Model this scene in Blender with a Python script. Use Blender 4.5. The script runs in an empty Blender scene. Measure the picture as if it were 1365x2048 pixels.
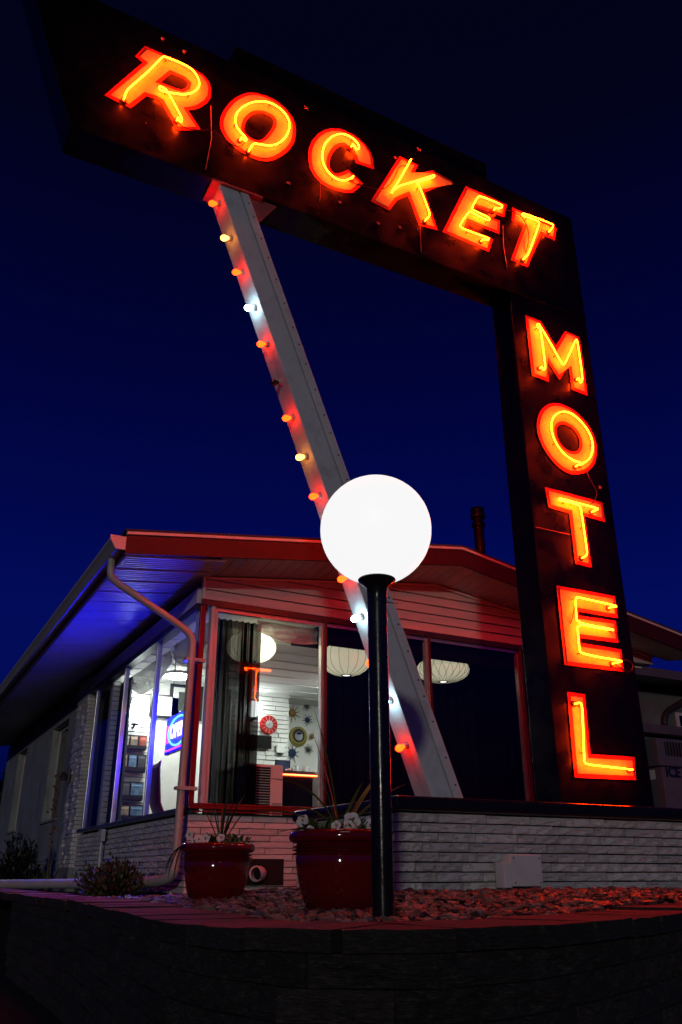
import bpy, math, random
import numpy as np
from mathutils import Vector, Matrix, noise
from mathutils.geometry import tessellate_polygon
R_ = math.radians
random.seed(7); rng = np.random.default_rng(7)
sc = bpy.context.scene
col = sc.collection

# ------------------------------------------------------------------ camera
PW, PH, FPX = 1365.0, 2048.0, 1680.0
PITCH, ROLL, YAW, CZ = R_(23.45), R_(-.1), R_(27.9), 0.166
f0 = Vector((math.sin(YAW), math.cos(YAW), 0)); r0 = Vector((math.cos(YAW), -math.sin(YAW), 0)); u0 = Vector((0, 0, 1))
FW = f0*math.cos(PITCH) + u0*math.sin(PITCH); UP = u0*math.cos(PITCH) - f0*math.sin(PITCH)
RT = r0*math.cos(ROLL) + UP*math.sin(ROLL); UP = UP*math.cos(ROLL) - r0*math.sin(ROLL)
CAM = Vector((0, 0, CZ))
cd = bpy.data.cameras.new('camera'); cam = bpy.data.objects.new('camera', cd); col.objects.link(cam)
cd.sensor_fit = 'VERTICAL'; cd.sensor_height = 36.0; cd.lens = 36.0*FPX/PH
cd.clip_start = 0.05; cd.clip_end = 3000
m = Matrix((RT, UP, -FW)).transposed().to_4x4(); m.translation = CAM
cam.matrix_world = m
sc.camera = cam
def ray(x, y): return RT*((x-PW/2)/FPX) + UP*((PH/2-y)/FPX) + FW
def onX(x, y, v): d = ray(x, y); return CAM + d*((v-CAM.x)/d.x)
def onY(x, y, v): d = ray(x, y); return CAM + d*((v-CAM.y)/d.y)
def onZ(x, y, v): d = ray(x, y); return CAM + d*((v-CAM.z)/d.z)

# ------------------------------------------------------------------ sky: last blue of dusk, deeper towards the zenith
w = bpy.data.worlds.new('World'); sc.world = w; w.use_nodes = True
nt = w.node_tree; nt.nodes.clear()
o_ = nt.nodes.new('ShaderNodeOutputWorld'); bg = nt.nodes.new('ShaderNodeBackground')
tc = nt.nodes.new('ShaderNodeTexCoord'); sx = nt.nodes.new('ShaderNodeSeparateXYZ'); rp = nt.nodes.new('ShaderNodeValToRGB')
nt.links.new(tc.outputs['Generated'], sx.inputs[0]); nt.links.new(sx.outputs['Z'], rp.inputs[0])
nt.links.new(rp.outputs[0], bg.inputs[0]); nt.links.new(bg.outputs[0], o_.inputs[0])
er = rp.color_ramp.elements
er[0].position = 0.0; er[0].color = (.0003, .0006, .012, 1)
er[1].position = 0.95; er[1].color = (.0010, .0010, .0045, 1)
for p_, c_ in ((.11, (.0004, .0020, .050, 1)), (.20, (.0005, .0036, .096, 1)), (.28, (.0005, .0036, .098, 1)), (.40, (.0004, .0020, .064, 1)), (.54, (.0004, .0012, .036, 1)), (.72, (.0007, .0009, .011, 1))):
    e_ = er.new(p_); e_.color = c_
bg.inputs[1].default_value = 1.0

# ------------------------------------------------------------------ sun lamp: the weak low light from the street side
sl = bpy.data.lights.new('sun', 'SUN'); so = bpy.data.objects.new('sun', sl); col.objects.link(so)
sl.energy = 0.27; sl.angle = R_(2.0); sl.color = (1.0, .94, .82)
SAZ, SEL = R_(32.5), R_(8)
sd = Vector((math.sin(SAZ)*math.cos(SEL), math.cos(SAZ)*math.cos(SEL), -math.sin(SEL)))
so.rotation_euler = sd.to_track_quat('-Z', 'Y').to_euler(); so.location = (-4, -12, 6)

sc.view_settings.view_transform = 'Standard'; sc.view_settings.look = 'None'
sc.view_settings.exposure = 0.0; sc.view_settings.gamma = 1.0; sc.view_settings.use_curve_mapping = False
sc.render.engine = 'CYCLES'
cy = sc.cycles
cy.use_denoising = True; cy.max_bounces = 6; cy.diffuse_bounces = 3; cy.glossy_bounces = 3; cy.transmission_bounces = 4
cy.transparent_max_bounces = 12; cy.caustics_reflective = False; cy.caustics_refractive = False
cy.sample_clamp_indirect = 2.5; cy.use_light_tree = True

# ------------------------------------------------------------------ materials
MATS = {}
def mat(name, color, rough=.6, metal=0.0, var=.0, scale=6.0, bump=0.0, bscale=None, spec=.5, dirt=None, dirt_amt=.5, dscale=3.0, island=0.0, coat=0.0, stretch=None, rvar=0.0, orand=0.0):
    if name in MATS: return MATS[name]
    ma = bpy.data.materials.new(name); ma.use_nodes = True
    n = ma.node_tree; N = n.nodes; L = n.links; b = N['Principled BSDF']
    b.inputs['Roughness'].default_value = rough; b.inputs['Metallic'].default_value = metal
    b.inputs['Specular IOR Level'].default_value = spec; b.inputs['Coat Weight'].default_value = coat
    tcn = N.new('ShaderNodeTexCoord'); mp = N.new('ShaderNodeMapping'); L.new(tcn.outputs['Object'], mp.inputs[0])
    if stretch: mp.inputs['Scale'].default_value = stretch
    cur = None
    rgb = N.new('ShaderNodeRGB'); rgb.outputs[0].default_value = (*color, 1); cur = rgb.outputs[0]
    if var > 0:
        nz = N.new('ShaderNodeTexNoise'); nz.inputs['Scale'].default_value = scale; nz.inputs['Detail'].default_value = 6
        L.new(mp.outputs[0], nz.inputs['Vector'])
        mr = N.new('ShaderNodeMapRange'); mr.inputs[1].default_value = .3; mr.inputs[2].default_value = .7
        mr.inputs[3].default_value = 1-var; mr.inputs[4].default_value = 1+var*.6
        L.new(nz.outputs['Fac'], mr.inputs[0])
        mx = N.new('ShaderNodeMix'); mx.data_type = 'RGBA'; mx.blend_type = 'MULTIPLY'; mx.inputs[0].default_value = 1
        L.new(cur, mx.inputs['A']); L.new(mr.outputs[0], mx.inputs['B']); cur = mx.outputs['Result']
    if orand > 0:
        oi = N.new('ShaderNodeObjectInfo'); mr = N.new('ShaderNodeMapRange'); mr.inputs[3].default_value = 1-orand; mr.inputs[4].default_value = 1+orand*.5
        L.new(oi.outputs['Random'], mr.inputs[0])
        mx = N.new('ShaderNodeMix'); mx.data_type = 'RGBA'; mx.blend_type = 'MULTIPLY'; mx.inputs[0].default_value = 1
        L.new(cur, mx.inputs['A']); L.new(mr.outputs[0], mx.inputs['B']); cur = mx.outputs['Result']
    if island > 0:
        ge = N.new('ShaderNodeNewGeometry'); mr = N.new('ShaderNodeMapRange'); mr.inputs[3].default_value = 1-island; mr.inputs[4].default_value = 1+island
        L.new(ge.outputs['Random Per Island'], mr.inputs[0])
        mx = N.new('ShaderNodeMix'); mx.data_type = 'RGBA'; mx.blend_type = 'MULTIPLY'; mx.inputs[0].default_value = 1
        L.new(cur, mx.inputs['A']); L.new(mr.outputs[0], mx.inputs['B']); cur = mx.outputs['Result']
    if dirt:
        nz = N.new('ShaderNodeTexNoise'); nz.inputs['Scale'].default_value = dscale; nz.inputs['Detail'].default_value = 9; nz.inputs['Roughness'].default_value = .65
        L.new(mp.outputs[0], nz.inputs['Vector'])
        mr = N.new('ShaderNodeMapRange'); mr.inputs[1].default_value = .52; mr.inputs[2].default_value = .68; mr.inputs[4].default_value = dirt_amt
        L.new(nz.outputs['Fac'], mr.inputs[0])
        mx = N.new('ShaderNodeMix'); mx.data_type = 'RGBA'; L.new(mr.outputs[0], mx.inputs[0]); L.new(cur, mx.inputs['A']); mx.inputs['B'].default_value = (*dirt, 1); cur = mx.outputs['Result']
    L.new(cur, b.inputs['Base Color'])
    if rvar > 0:
        nz = N.new('ShaderNodeTexNoise'); nz.inputs['Scale'].default_value = 5; nz.inputs['Detail'].default_value = 5; L.new(mp.outputs[0], nz.inputs['Vector'])
        mr = N.new('ShaderNodeMapRange'); mr.inputs[1].default_value = .3; mr.inputs[2].default_value = .7; mr.inputs[3].default_value = max(.03, rough-rvar); mr.inputs[4].default_value = min(1, rough+rvar)
        L.new(nz.outputs['Fac'], mr.inputs[0]); L.new(mr.outputs[0], b.inputs['Roughness'])
    if bump > 0:
        nz = N.new('ShaderNodeTexNoise'); nz.inputs['Scale'].default_value = bscale or scale*6; nz.inputs['Detail'].default_value = 5
        L.new(mp.outputs[0], nz.inputs['Vector'])
        bu = N.new('ShaderNodeBump'); bu.inputs['Strength'].default_value = bump; bu.inputs['Distance'].default_value = .02
        L.new(nz.outputs['Fac'], bu.inputs['Height']); L.new(bu.outputs[0], b.inputs['Normal'])
    MATS[name] = ma; return ma
def emit(name, color, strength, base=(.0, .0, .0)):
    if name in MATS: return MATS[name]
    ma = bpy.data.materials.new(name); ma.use_nodes = True
    b = ma.node_tree.nodes['Principled BSDF']
    b.inputs['Base Color'].default_value = (*base, 1); b.inputs['Emission Color'].default_value = (*color, 1); b.inputs['Emission Strength'].default_value = strength
    b.inputs['Roughness'].default_value = .4
    MATS[name] = ma; return ma
def glass(name, tint=(1, 1, 1), refl=1.0, ior=1.50):
    if name in MATS: return MATS[name]
    ma = bpy.data.materials.new(name); ma.use_nodes = True; N = ma.node_tree.nodes; L = ma.node_tree.links; N.clear()
    o = N.new('ShaderNodeOutputMaterial'); t = N.new('ShaderNodeBsdfTransparent'); g = N.new('ShaderNodeBsdfGlossy'); mx = N.new('ShaderNodeMixShader'); fr = N.new('ShaderNodeFresnel')
    t.inputs[0].default_value = (*tint, 1); g.inputs['Roughness'].default_value = .015; g.inputs[0].default_value = (refl, refl, refl, 1); fr.inputs[0].default_value = ior
    ge = N.new('ShaderNodeNewGeometry'); inv = N.new('ShaderNodeMath'); inv.operation = 'SUBTRACT'; inv.inputs[0].default_value = 1; L.new(ge.outputs['Backfacing'], inv.inputs[1])
    ml = N.new('ShaderNodeMath'); ml.operation = 'MULTIPLY'; L.new(fr.outputs[0], ml.inputs[0]); L.new(inv.outputs[0], ml.inputs[1]); L.new(ml.outputs[0], mx.inputs[0]); L.new(t.outputs[0], mx.inputs[1]); L.new(g.outputs[0], mx.inputs[2]); L.new(mx.outputs[0], o.inputs[0])
    MATS[name] = ma; return ma
def sheer(name, color, lo, hi, scale=(40, 40, 1.2)):
    if name in MATS: return MATS[name]
    ma = bpy.data.materials.new(name); ma.use_nodes = True; N = ma.node_tree.nodes; L = ma.node_tree.links; N.clear()
    o = N.new('ShaderNodeOutputMaterial'); t = N.new('ShaderNodeBsdfTransparent'); d = N.new('ShaderNodeBsdfDiffuse'); mx = N.new('ShaderNodeMixShader')
    tcn = N.new('ShaderNodeTexCoord'); mp = N.new('ShaderNodeMapping'); mp.inputs['Scale'].default_value = scale
    nz = N.new('ShaderNodeTexNoise'); nz.inputs['Scale'].default_value = 1; nz.inputs['Detail'].default_value = 4
    mr = N.new('ShaderNodeMapRange'); mr.inputs[1].default_value = .38; mr.inputs[2].default_value = .6; mr.inputs[3].default_value = lo; mr.inputs[4].default_value = hi
    d.inputs[0].default_value = (*color, 1)
    L.new(tcn.outputs['Object'], mp.inputs[0]); L.new(mp.outputs[0], nz.inputs['Vector']); L.new(nz.outputs['Fac'], mr.inputs[0]); L.new(mr.outputs[0], mx.inputs[0])
    L.new(t.outputs[0], mx.inputs[1]); L.new(d.outputs[0], mx.inputs[2]); L.new(mx.outputs[0], o.inputs[0])
    MATS[name] = ma; return ma

# sign
M_black = mat('black sign enamel', (.0022, .002, .002), .32, var=.3, scale=3, spec=.22, dirt=(.022, .004, .003), dirt_amt=.22, dscale=4.5, bump=.06, bscale=9, rvar=.12)
M_blacktop = mat('black coping', (.010, .010, .011), .22, var=.2, bump=.05, bscale=20, rvar=.1)
M_lred = mat('letter red paint', (.62, .022, .012), .5, var=.12, scale=5, dirt=(.25, .02, .01), dirt_amt=.4, dscale=9)
M_lface = mat('letter cream paint', (.78, .58, .13), .55, var=.14, scale=5, dirt=(.5, .25, .05), dirt_amt=.4, dscale=7)
M_neon = emit('neon tube', (1.0, .034, .0007), 170)
M_neonb = emit('neon tube bright', (1.0, .030, .0007), 290)
M_cable = mat('cable', (.03, .012, .01), .5)
M_sock = mat('porcelain socket', (.5, .5, .48), .35)
M_strut = mat('strut paint', (.74, .75, .78), .5, var=.10, scale=4, dirt=(.25, .22, .2), dirt_amt=.35, dscale=8, bump=.03, bscale=12)
M_redpaint = mat('fascia red paint', (.04, .0012, .0012), .6, var=.12, scale=4, stretch=(1, 1, 3), bump=.04, bscale=30)
M_chip = mat('chipped primer', (.55, .16, .12), .7, var=.3, scale=20)
# building
M_white = mat('painted brick', (.80, .77, .75), .30, var=.16, scale=5, dirt=(.30, .28, .27), dirt_amt=.5, dscale=3, bump=.5, bscale=9, orand=.22)
M_mortar = mat('mortar joint', (.07, .065, .065), .9, var=.2)
M_siding = mat('vinyl siding', (.62, .50, .50), .42, var=.07, scale=3, stretch=(.6, 1, 4), bump=.04, bscale=60)
M_trim = mat('white trim', (.66, .63, .62), .4, var=.08, scale=6)
M_darktrim = mat('dark bronze trim', (.045, .03, .028), .35, var=.2)
M_sillred = mat('red sill', (.26, .012, .010), .3, var=.15, scale=8)
M_soffit = mat('soffit', (.50, .47, .46), .38, var=.10, scale=3)
M_alu = mat('aluminium', (.55, .55, .55), .3, metal=.7, var=.1)
M_gutter = mat('gutter', (.52, .51, .47), .35, var=.1, scale=5)
M_roof = mat('roof shingles', (.03, .03, .033), .9, var=.4, scale=25)
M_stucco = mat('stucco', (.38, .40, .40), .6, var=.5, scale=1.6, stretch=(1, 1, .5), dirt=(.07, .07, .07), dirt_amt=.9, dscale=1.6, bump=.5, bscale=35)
M_glass = glass('window glass')
M_dglass = glass('dark window glass', (.25, .28, .3))
M_in_white = mat('interior white', (.80, .82, .78), .6, var=.05)
M_in_brick = mat('interior painted brick', (.74, .76, .72), .5, var=.08, scale=5, bump=.3, bscale=25)
M_ceil = mat('acoustic ceiling', (.80, .82, .78), .7, var=.12, scale=60)
M_floor = mat('office floor', (.22, .20, .18), .4, var=.2)
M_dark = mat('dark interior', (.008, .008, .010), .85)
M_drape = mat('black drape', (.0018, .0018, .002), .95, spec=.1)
M_flue = mat('flue pipe', (.015, .012, .012), .5, metal=.5, var=.2)
# grounds
M_gravel = mat('gravel stone', (.14, .085, .07), .42, var=.5, scale=14, island=.95, bump=.7, bscale=45)
M_soil = mat('soil', (.030, .024, .020), .95, var=.4, scale=10, bump=.6, bscale=30)
M_block = mat('concrete block', (.034, .029, .026), .9, var=.5, scale=12, dirt=(.11, .10, .08), dirt_amt=.6, dscale=9, bump=.8, bscale=12, orand=.35)
M_cap = mat('cap stone', (.19, .030, .032), .9, var=.3, scale=10, dirt=(.07, .02, .02), dirt_amt=.4, dscale=25, bump=.4, bscale=16, orand=.3)  # red neon light on the cap tops put into the colour
M_asph = mat('asphalt', (.02, .02, .02), .9, var=.4, scale=20, bump=.4)
M_pot = mat('oxblood glaze', (.17, .007, .006), .08, var=.12, scale=5, coat=.5)
M_leaf = mat('leaf', (.06, .10, .022), .45, var=.35, scale=10, island=.4)
M_blade = mat('blade', (.16, .17, .035), .4, var=.3, scale=8, island=.35)
M_bladed = mat('dark blade', (.03, .05, .016), .45, var=.3, scale=8, island=.35)
M_shrub = mat('shrub leaf', (.045, .060, .018), .5, island=.55)
M_petal = mat('petal', (.80, .77, .74), .6, var=.08, scale=30)
M_stem = mat('stem', (.04, .05, .02), .6)
M_post = mat('post black paint', (.012, .013, .015), .22, var=.2, scale=8, bump=.05, bscale=30, rvar=.08)

# ------------------------------------------------------------------ mesh helpers
WL = {}
class MB:
    def __init__(s): s.v = []; s.f = []
    def add(s, vs, fs):
        b = len(s.v); s.v += [tuple(p) for p in vs]; s.f += [tuple(i+b for i in f) for f in fs]; return s
    def box(s, x0, x1, y0, y1, z0, z1):
        return s.add([(x0,y0,z0),(x1,y0,z0),(x1,y1,z0),(x0,y1,z0),(x0,y0,z1),(x1,y0,z1),(x1,y1,z1),(x0,y1,z1)],
                     [(0,3,2,1),(4,5,6,7),(0,1,5,4),(1,2,6,5),(2,3,7,6),(3,0,4,7)])
    def hexa(s, p):   # 8 points: bottom 4 ccw, top 4 ccw
        return s.add(p, [(0,3,2,1),(4,5,6,7),(0,1,5,4),(1,2,6,5),(2,3,7,6),(3,0,4,7)])
    def prism(s, loops, fn, a, b):   # loops of 2d points (outer first), fn(u, v, t) -> 3d; between depth a (front) and b
        flat = [p for l in loops for p in l]
        tris = tessellate_polygon([[Vector((p[0], p[1], 0)) for p in l] for l in loops])
        n = len(flat)
        vs = [fn(p[0], p[1], a) for p in flat] + [fn(p[0], p[1], b) for p in flat]
        fs = []
        for t in tris:
            q = [flat[i] for i in t]
            ar = (q[1][0]-q[0][0])*(q[2][1]-q[0][1]) - (q[2][0]-q[0][0])*(q[1][1]-q[0][1])
            t = tuple(t) if ar > 0 else tuple(reversed(t))
            fs.append(t); fs.append(tuple(i+n for i in reversed(t)))
        k = 0
        for li, l in enumerate(loops):
            ar = sum(l[i][0]*l[(i+1) % len(l)][1] - l[(i+1) % len(l)][0]*l[i][1] for i in range(len(l)))
            flip = (ar < 0) ^ (li > 0)
            for i in range(len(l)):
                j = (i+1) % len(l); q = (k+i, k+i+n, k+j+n, k+j)
                fs.append(tuple(reversed(q)) if flip else q)
            k += len(l)
        return s.add(vs, fs)
    def tube(s, pts, r, n=8, cap=True, closed=False):
        pts = [Vector(p) for p in pts]; rr = r if isinstance(r, (list, tuple)) else [r]*len(pts)
        N = len(pts); rings = []; up = None
        for i in range(N):
            a = pts[(i-1) % N] if (closed or i > 0) else pts[i]; b = pts[(i+1) % N] if (closed or i < N-1) else pts[i]
            t = (b-a)
            if t.length < 1e-9: t = Vector((0, 0, 1))
            t.normalize()
            if up is None: up = t.orthogonal().normalized()
            up = up - t*up.dot(t)
            if up.length < 1e-6: up = t.orthogonal()
            up.normalize(); bi = t.cross(up)
            rings.append([pts[i] + (up*math.cos(2*math.pi*k/n) + bi*math.sin(2*math.pi*k/n))*rr[i] for k in range(n)])
        vs = [p for r_ in rings for p in r_]; fs = []
        for i in range(N if closed else N-1):
            for k in range(n):
                j = (i+1) % N
                fs.append((i*n+k, i*n+(k+1) % n, j*n+(k+1) % n, j*n+k))
        if cap and not closed:
            fs.append(tuple(reversed(range(n)))); fs.append(tuple((N-1)*n+k for k in range(n)))
        return s.add(vs, fs)
    def lathe(s, prof, c=(0, 0, 0), n=40, axis='Z', cap=True):
        vs = []; fs = []
        for r, h in prof:
            for k in range(n):
                a = 2*math.pi*k/n; p = (r*math.cos(a), r*math.sin(a), h)
                if axis == 'X': p = (p[2], p[0], p[1])
                if axis == 'Y': p = (p[0], p[2], -p[1])
                vs.append((p[0]+c[0], p[1]+c[1], p[2]+c[2]))
        for i in range(len(prof)-1):
            for k in range(n): fs.append((i*n+k, i*n+(k+1) % n, (i+1)*n+(k+1) % n, (i+1)*n+k))
        if cap:
            fs.append(tuple(reversed(range(n)))); fs.append(tuple((len(prof)-1)*n+k for k in range(n)))
        return s.add(vs, fs)
    def mesh(s, name, smooth=False):
        me = bpy.data.meshes.new(name); me.from_pydata(s.v, [], s.f); me.update()
        if smooth: me.shade_smooth()
        return me
def part(name, mb, material, parent, smooth=False, bevel=0.0, auto=None):
    me = mb.mesh(name, smooth or bool(auto)); me.materials.append(material)
    o = bpy.data.objects.new(name, me); col.objects.link(o); o.parent = parent
    o.location = -WL.get(parent.name, Vector()) if parent else (0, 0, 0)
    WL[o.name] = Vector()
    if bevel > 0:
        bv = o.modifiers.new('bevel', 'BEVEL'); bv.width = bevel; bv.segments = 2; bv.limit_method = 'ANGLE'; bv.angle_limit = R_(40)
    if auto:
        me.set_sharp_from_angle(angle=R_(auto))
    return o
def tag(o, label, cat, group=None):
    o['label'] = label; o['category'] = cat
    if group: o['group'] = group
    return o
def thing(name, loc, label, cat, group=None):
    o = bpy.data.objects.new(name, None); col.objects.link(o); o.location = loc; o.empty_display_size = .1
    WL[o.name] = Vector(loc); return tag(o, label, cat, group)
def single(name, mb, material, label, cat, group=None, smooth=False, bevel=0.0, auto=None):
    vs = np.array(mb.v); c = Vector(((vs[:,0].min()+vs[:,0].max())/2, (vs[:,1].min()+vs[:,1].max())/2, vs[:,2].min()))
    mb.v = [(p[0]-c.x, p[1]-c.y, p[2]-c.z) for p in mb.v]
    o = part(name, mb, material, None, smooth, bevel, auto); o.location = c; WL[o.name] = c.copy()
    return tag(o, label, cat, group)
def struct(name, mb, material, kind='structure', smooth=False):
    o = part(name, mb, material, None, smooth); o['kind'] = kind; return o
def inst(name, me, parent, loc, rotz=0, scale=(1, 1, 1)):
    o = bpy.data.objects.new(name, me); col.objects.link(o); o.parent = parent
    o.location = Vector(loc) - WL.get(parent.name, Vector()); o.rotation_euler = (0, 0, rotz); o.scale = scale
    return o
def smoothpath(p, it=2, closed=False):
    p = [Vector(q) for q in p]
    for _ in range(it):
        q = [p[0]]
        for a, b in zip(p, p[1:]): q += [a*.75+b*.25, a*.25+b*.75]
        q.append(p[-1]); p = q
    return p
def text_mesh(txt, size, extrude=.004, bold=0.0):
    cu = bpy.data.curves.new('lettering', 'FONT'); cu.body = txt; cu.size = size; cu.extrude = extrude; cu.align_x = 'CENTER'; cu.align_y = 'CENTER'; cu.offset = bold; cu.resolution_u = 3
    ob = bpy.data.objects.new('lettering', cu); col.objects.link(ob)
    dg = bpy.context.evaluated_depsgraph_get(); me = bpy.data.meshes.new_from_object(ob.evaluated_get(dg))
    bpy.data.objects.remove(ob); bpy.data.curves.remove(cu); return me
def disc_poly(cx, cy, r, n=24): return [(cx+r*math.cos(2*math.pi*i/n), cy+r*math.sin(2*math.pi*i/n)) for i in range(n)]

# rough split-face unit brick (1 x .? x 1), face to -Y; five variants shared by all courses
def brick_mesh(k, mt, amp=.10, nx=9, nz=4):
    r = random.Random(k); mb = MB(); vs = []; fs = []
    for j in range(nz+1):
        for i in range(nx+1):
            u = i/nx - .5; v = j/nz - .5
            e = i in (0, nx) or j in (0, nz)
            nv = noise.noise(Vector((u*6+k*7.3, v*2.2+k*3.1, 0)))*.9 + noise.noise(Vector((u*17+k, v*6, 3)))*.6
            d = -.5 - (0 if e else amp*.35) - amp*nv*(.45 if e else 1.0)
            if not e and r.random() < .10: d += amp*.9
            vs.append((u + (0 if i in (0, nx) else (r.random()-.5)*.04), d, v + (0 if j in (0, nz) else (r.random()-.5)*.12)))
    for j in range(nz):
        for i in range(nx):
            a = j*(nx+1)+i; fs += [(a, a+1, a+nx+2), (a, a+nx+2, a+nx+1)] if (i+j) % 2 else [(a, a+1, a+nx+1), (a+1, a+nx+2, a+nx+1)]
    b = len(vs); vs += [(-.5, .5, -.5), (.5, .5, -.5), (.5, .5, .5), (-.5, .5, .5)]
    bl, br, tl, tr = 0, nx, nz*(nx+1), nz*(nx+1)+nx
    fs += [tuple([b, b+1] + list(range(br, bl-1, -1))), tuple([b+2, b+3] + list(range(tl, tr+1))),
           tuple([b+3, b] + [j*(nx+1) for j in range(nz+1)]), tuple([b+1, b+2] + [j*(nx+1)+nx for j in range(nz, -1, -1)])]
    mb.add(vs, fs); me = mb.mesh('brick'); me.materials.append(mt); return me
BR = [brick_mesh(k, M_white, .26) for k in range(10)]
BRF = [brick_mesh(k+20, M_white, .05) for k in range(4)]
BLK = [brick_mesh(k+40, M_block, .10, 6, 4) for k in range(6)]
def courses(parent, a0, a1, z0, z1, h, length, place, depth=.06, gap=.010, meshes=BR, name='brick', jit=.008, first=0, zmin_x=None):
    n = max(1, round((z1-z0)/h)); h = (z1-z0)/n; out = 0
    for j in range(n):
        x = a0 - (length*.5 if j % 2 else 0) - random.random()*length*.12
        while x < a1 - .01:
            l = length*random.uniform(.85, 1.15); s = max(a0, x); e = min(a1, x+l)
            if a1 - e < length*.22: e = a1
            if e - s > .03:
                c, rot = place((s+e)/2, random.uniform(-jit, jit))
                inst(name, random.choice(meshes), parent, (c[0], c[1], z0+h*(j+.5)), rot, (e-s-gap*1.3, depth, h-gap*random.uniform(.55, 1.1))); out += 1
            x = x+l if e < a1 else a1
    return out

# ------------------------------------------------------------------ ground and beds
PATH = [Vector((a, b, 0)) for a, b in ((1.20, 14), (1.18, 11.0), (1.16, 8.4), (1.13, 5.6), (1.02, 4.4), (.92, 3.5), (.86, 2.88), (.885, 2.45), (.99, 2.14), (1.21, 1.96), (1.50, 1.93), (1.86, 2.05), (2.34, 2.27), (3.07, 2.65), (4.1, 3.10), (5.5, 3.45), (9, 3.8))]
CAPZ = .045
def sst(a, b, t): t = min(max((t-a)/(b-a), 0), 1); return t*t*(3-2*t)
def gz(x, y):      # height of the bed: level behind the wall, rising to the sign planter, falling to the office
    return .032 + .048*sst(1.7, 2.5, x)*sst(2.4, 4.1, y)*(1-sst(5.6, 7.5, y)) - .035*sst(4.8, 7.5, y)
PP = smoothpath(PATH, 2)
PL = [0.0]
for a, b in zip(PP, PP[1:]): PL.append(PL[-1]+(b-a).length)
def along(s):
    s = min(max(s, 0), PL[-1]-1e-4)
    i = max(k for k in range(len(PL)-1) if PL[k] <= s)
    t = (s-PL[i])/(PL[i+1]-PL[i]); return PP[i].lerp(PP[i+1], t), (PP[i+1]-PP[i]).normalized()
struct('street', MB().add([(-300,-300,-.62),(300,-300,-.62),(300,300,-.62),(-300,300,-.62)], [(0,1,2,3)]), M_asph)
bed = [(p.x + .10*0, p.y) for p in PP]
inner = []
for s in np.linspace(0, PL[-1]-.01, 60):
    p, t = along(s); nrm = Vector((-t.y, t.x, 0)); inner.append((p.x+nrm.x*.12, p.y+nrm.y*.12))
bedpoly = inner + [(60, 5.5), (60, 60), (1.75, 60)]
mb = MB(); tr = tessellate_polygon([[Vector((p[0], p[1], 0)) for p in bedpoly]])
mb.add([(p[0], p[1], -.045) for p in bedpoly], [tuple(t) for t in tr]); struct('planting_bed', mb, M_soil)
mb = MB(); NS, NT = 90, 26; vs = []; fs = []
for i in range(NS+1):
    p, t = along((PL[-1]-.02)*i/NS); nrm = Vector((-t.y, t.x, 0))
    for k in range(NT+1):
        u = k/NT; q = p+nrm*.26; e = Vector((max(2.7, q.x), max(8.05, q.y), 0)) if q.x < 2.6 or True else q
        e = Vector((min(9, 2.6+max(0, q.x-1.1)*.9), 8.05 if q.y < 8.05 else q.y, 0)); v = q.lerp(e, u); vs.append((v.x, v.y, gz(v.x, v.y)-.022))
for i in range(NS):
    for k in range(NT): a = i*(NT+1)+k; fs.append((a, a+1, a+NT+2, a+NT+1))
mb.add(vs, [tuple(reversed(f)) for f in fs]); struct('bed_soil', mb, M_soil, smooth=True)

# gravel: thousands of stones on the bed
def side_of(x, y):   # signed distance to the wall path, positive on the bed side
    p = np.array([[q.x, q.y] for q in PP]); d = np.hypot(p[:,0]-x, p[:,1]-y); i = int(d.argmin()); i = min(max(i, 0), len(PP)-2)
    t = PP[i+1]-PP[i]; t.normalize(); return (-t.y)*(x-PP[i].x) + t.x*(y-PP[i].y)
gv = []; gf = []
ico = [Vector(v) for v in [(0,0,1),(.894,0,.447),(.276,.851,.447),(-.724,.526,.447),(-.724,-.526,.447),(.276,-.851,.447),(.724,.526,-.447),(-.276,.851,-.447),(-.894,0,-.447),(-.276,-.851,-.447),(.724,-.526,-.447),(0,0,-1)]]
icf = [(0,1,2),(0,2,3),(0,3,4),(0,4,5),(0,5,1),(1,6,2),(2,7,3),(3,8,4),(4,9,5),(5,10,1),(6,7,2),(7,8,3),(8,9,4),(9,10,5),(10,6,1),(11,7,6),(11,8,7),(11,9,8),(11,10,9),(11,6,10)]
cnt = 0
for _ in range(90000):
    if cnt > 14500: break
    x = random.uniform(.9, 6.5); y = random.uniform(1.9, 8.0)
    if y > 4.30 and x > 2.66 and y < 5.65: continue
    if y > 5.6 and x > 4.2: continue
    if x < 1.55 and y > 4.3 and random.random() < .93: continue
    sd_ = side_of(x, y)
    if sd_ < .33: continue
    s = random.uniform(.010, .024)*random.choice((1, 1, 1.4)); a = random.uniform(0, 6.28); tl = random.uniform(-.5, .5)
    mt_ = Matrix.Rotation(a, 3, 'Z') @ Matrix.Rotation(tl, 3, 'X') @ Matrix.Diagonal((random.uniform(.9, 1.9), random.uniform(.6, 1.1), random.uniform(.3, .8)))
    zc = gz(x, y)+random.uniform(-.020, .012)
    b = len(gv)
    for v in ico:
        q = mt_ @ (v*s*random.uniform(.6, 1.3)); gv.append((x+q.x, y+q.y, zc+q.z))
    gf += [tuple(i+b for i in f) for f in icf]; cnt += 1
mb = MB(); mb.v = gv; mb.f = gf
g = struct('gravel', mb, M_gravel, 'stuff'); tag(g, 'red lit crushed stones covering the bed before the planter', 'gravel')

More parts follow.
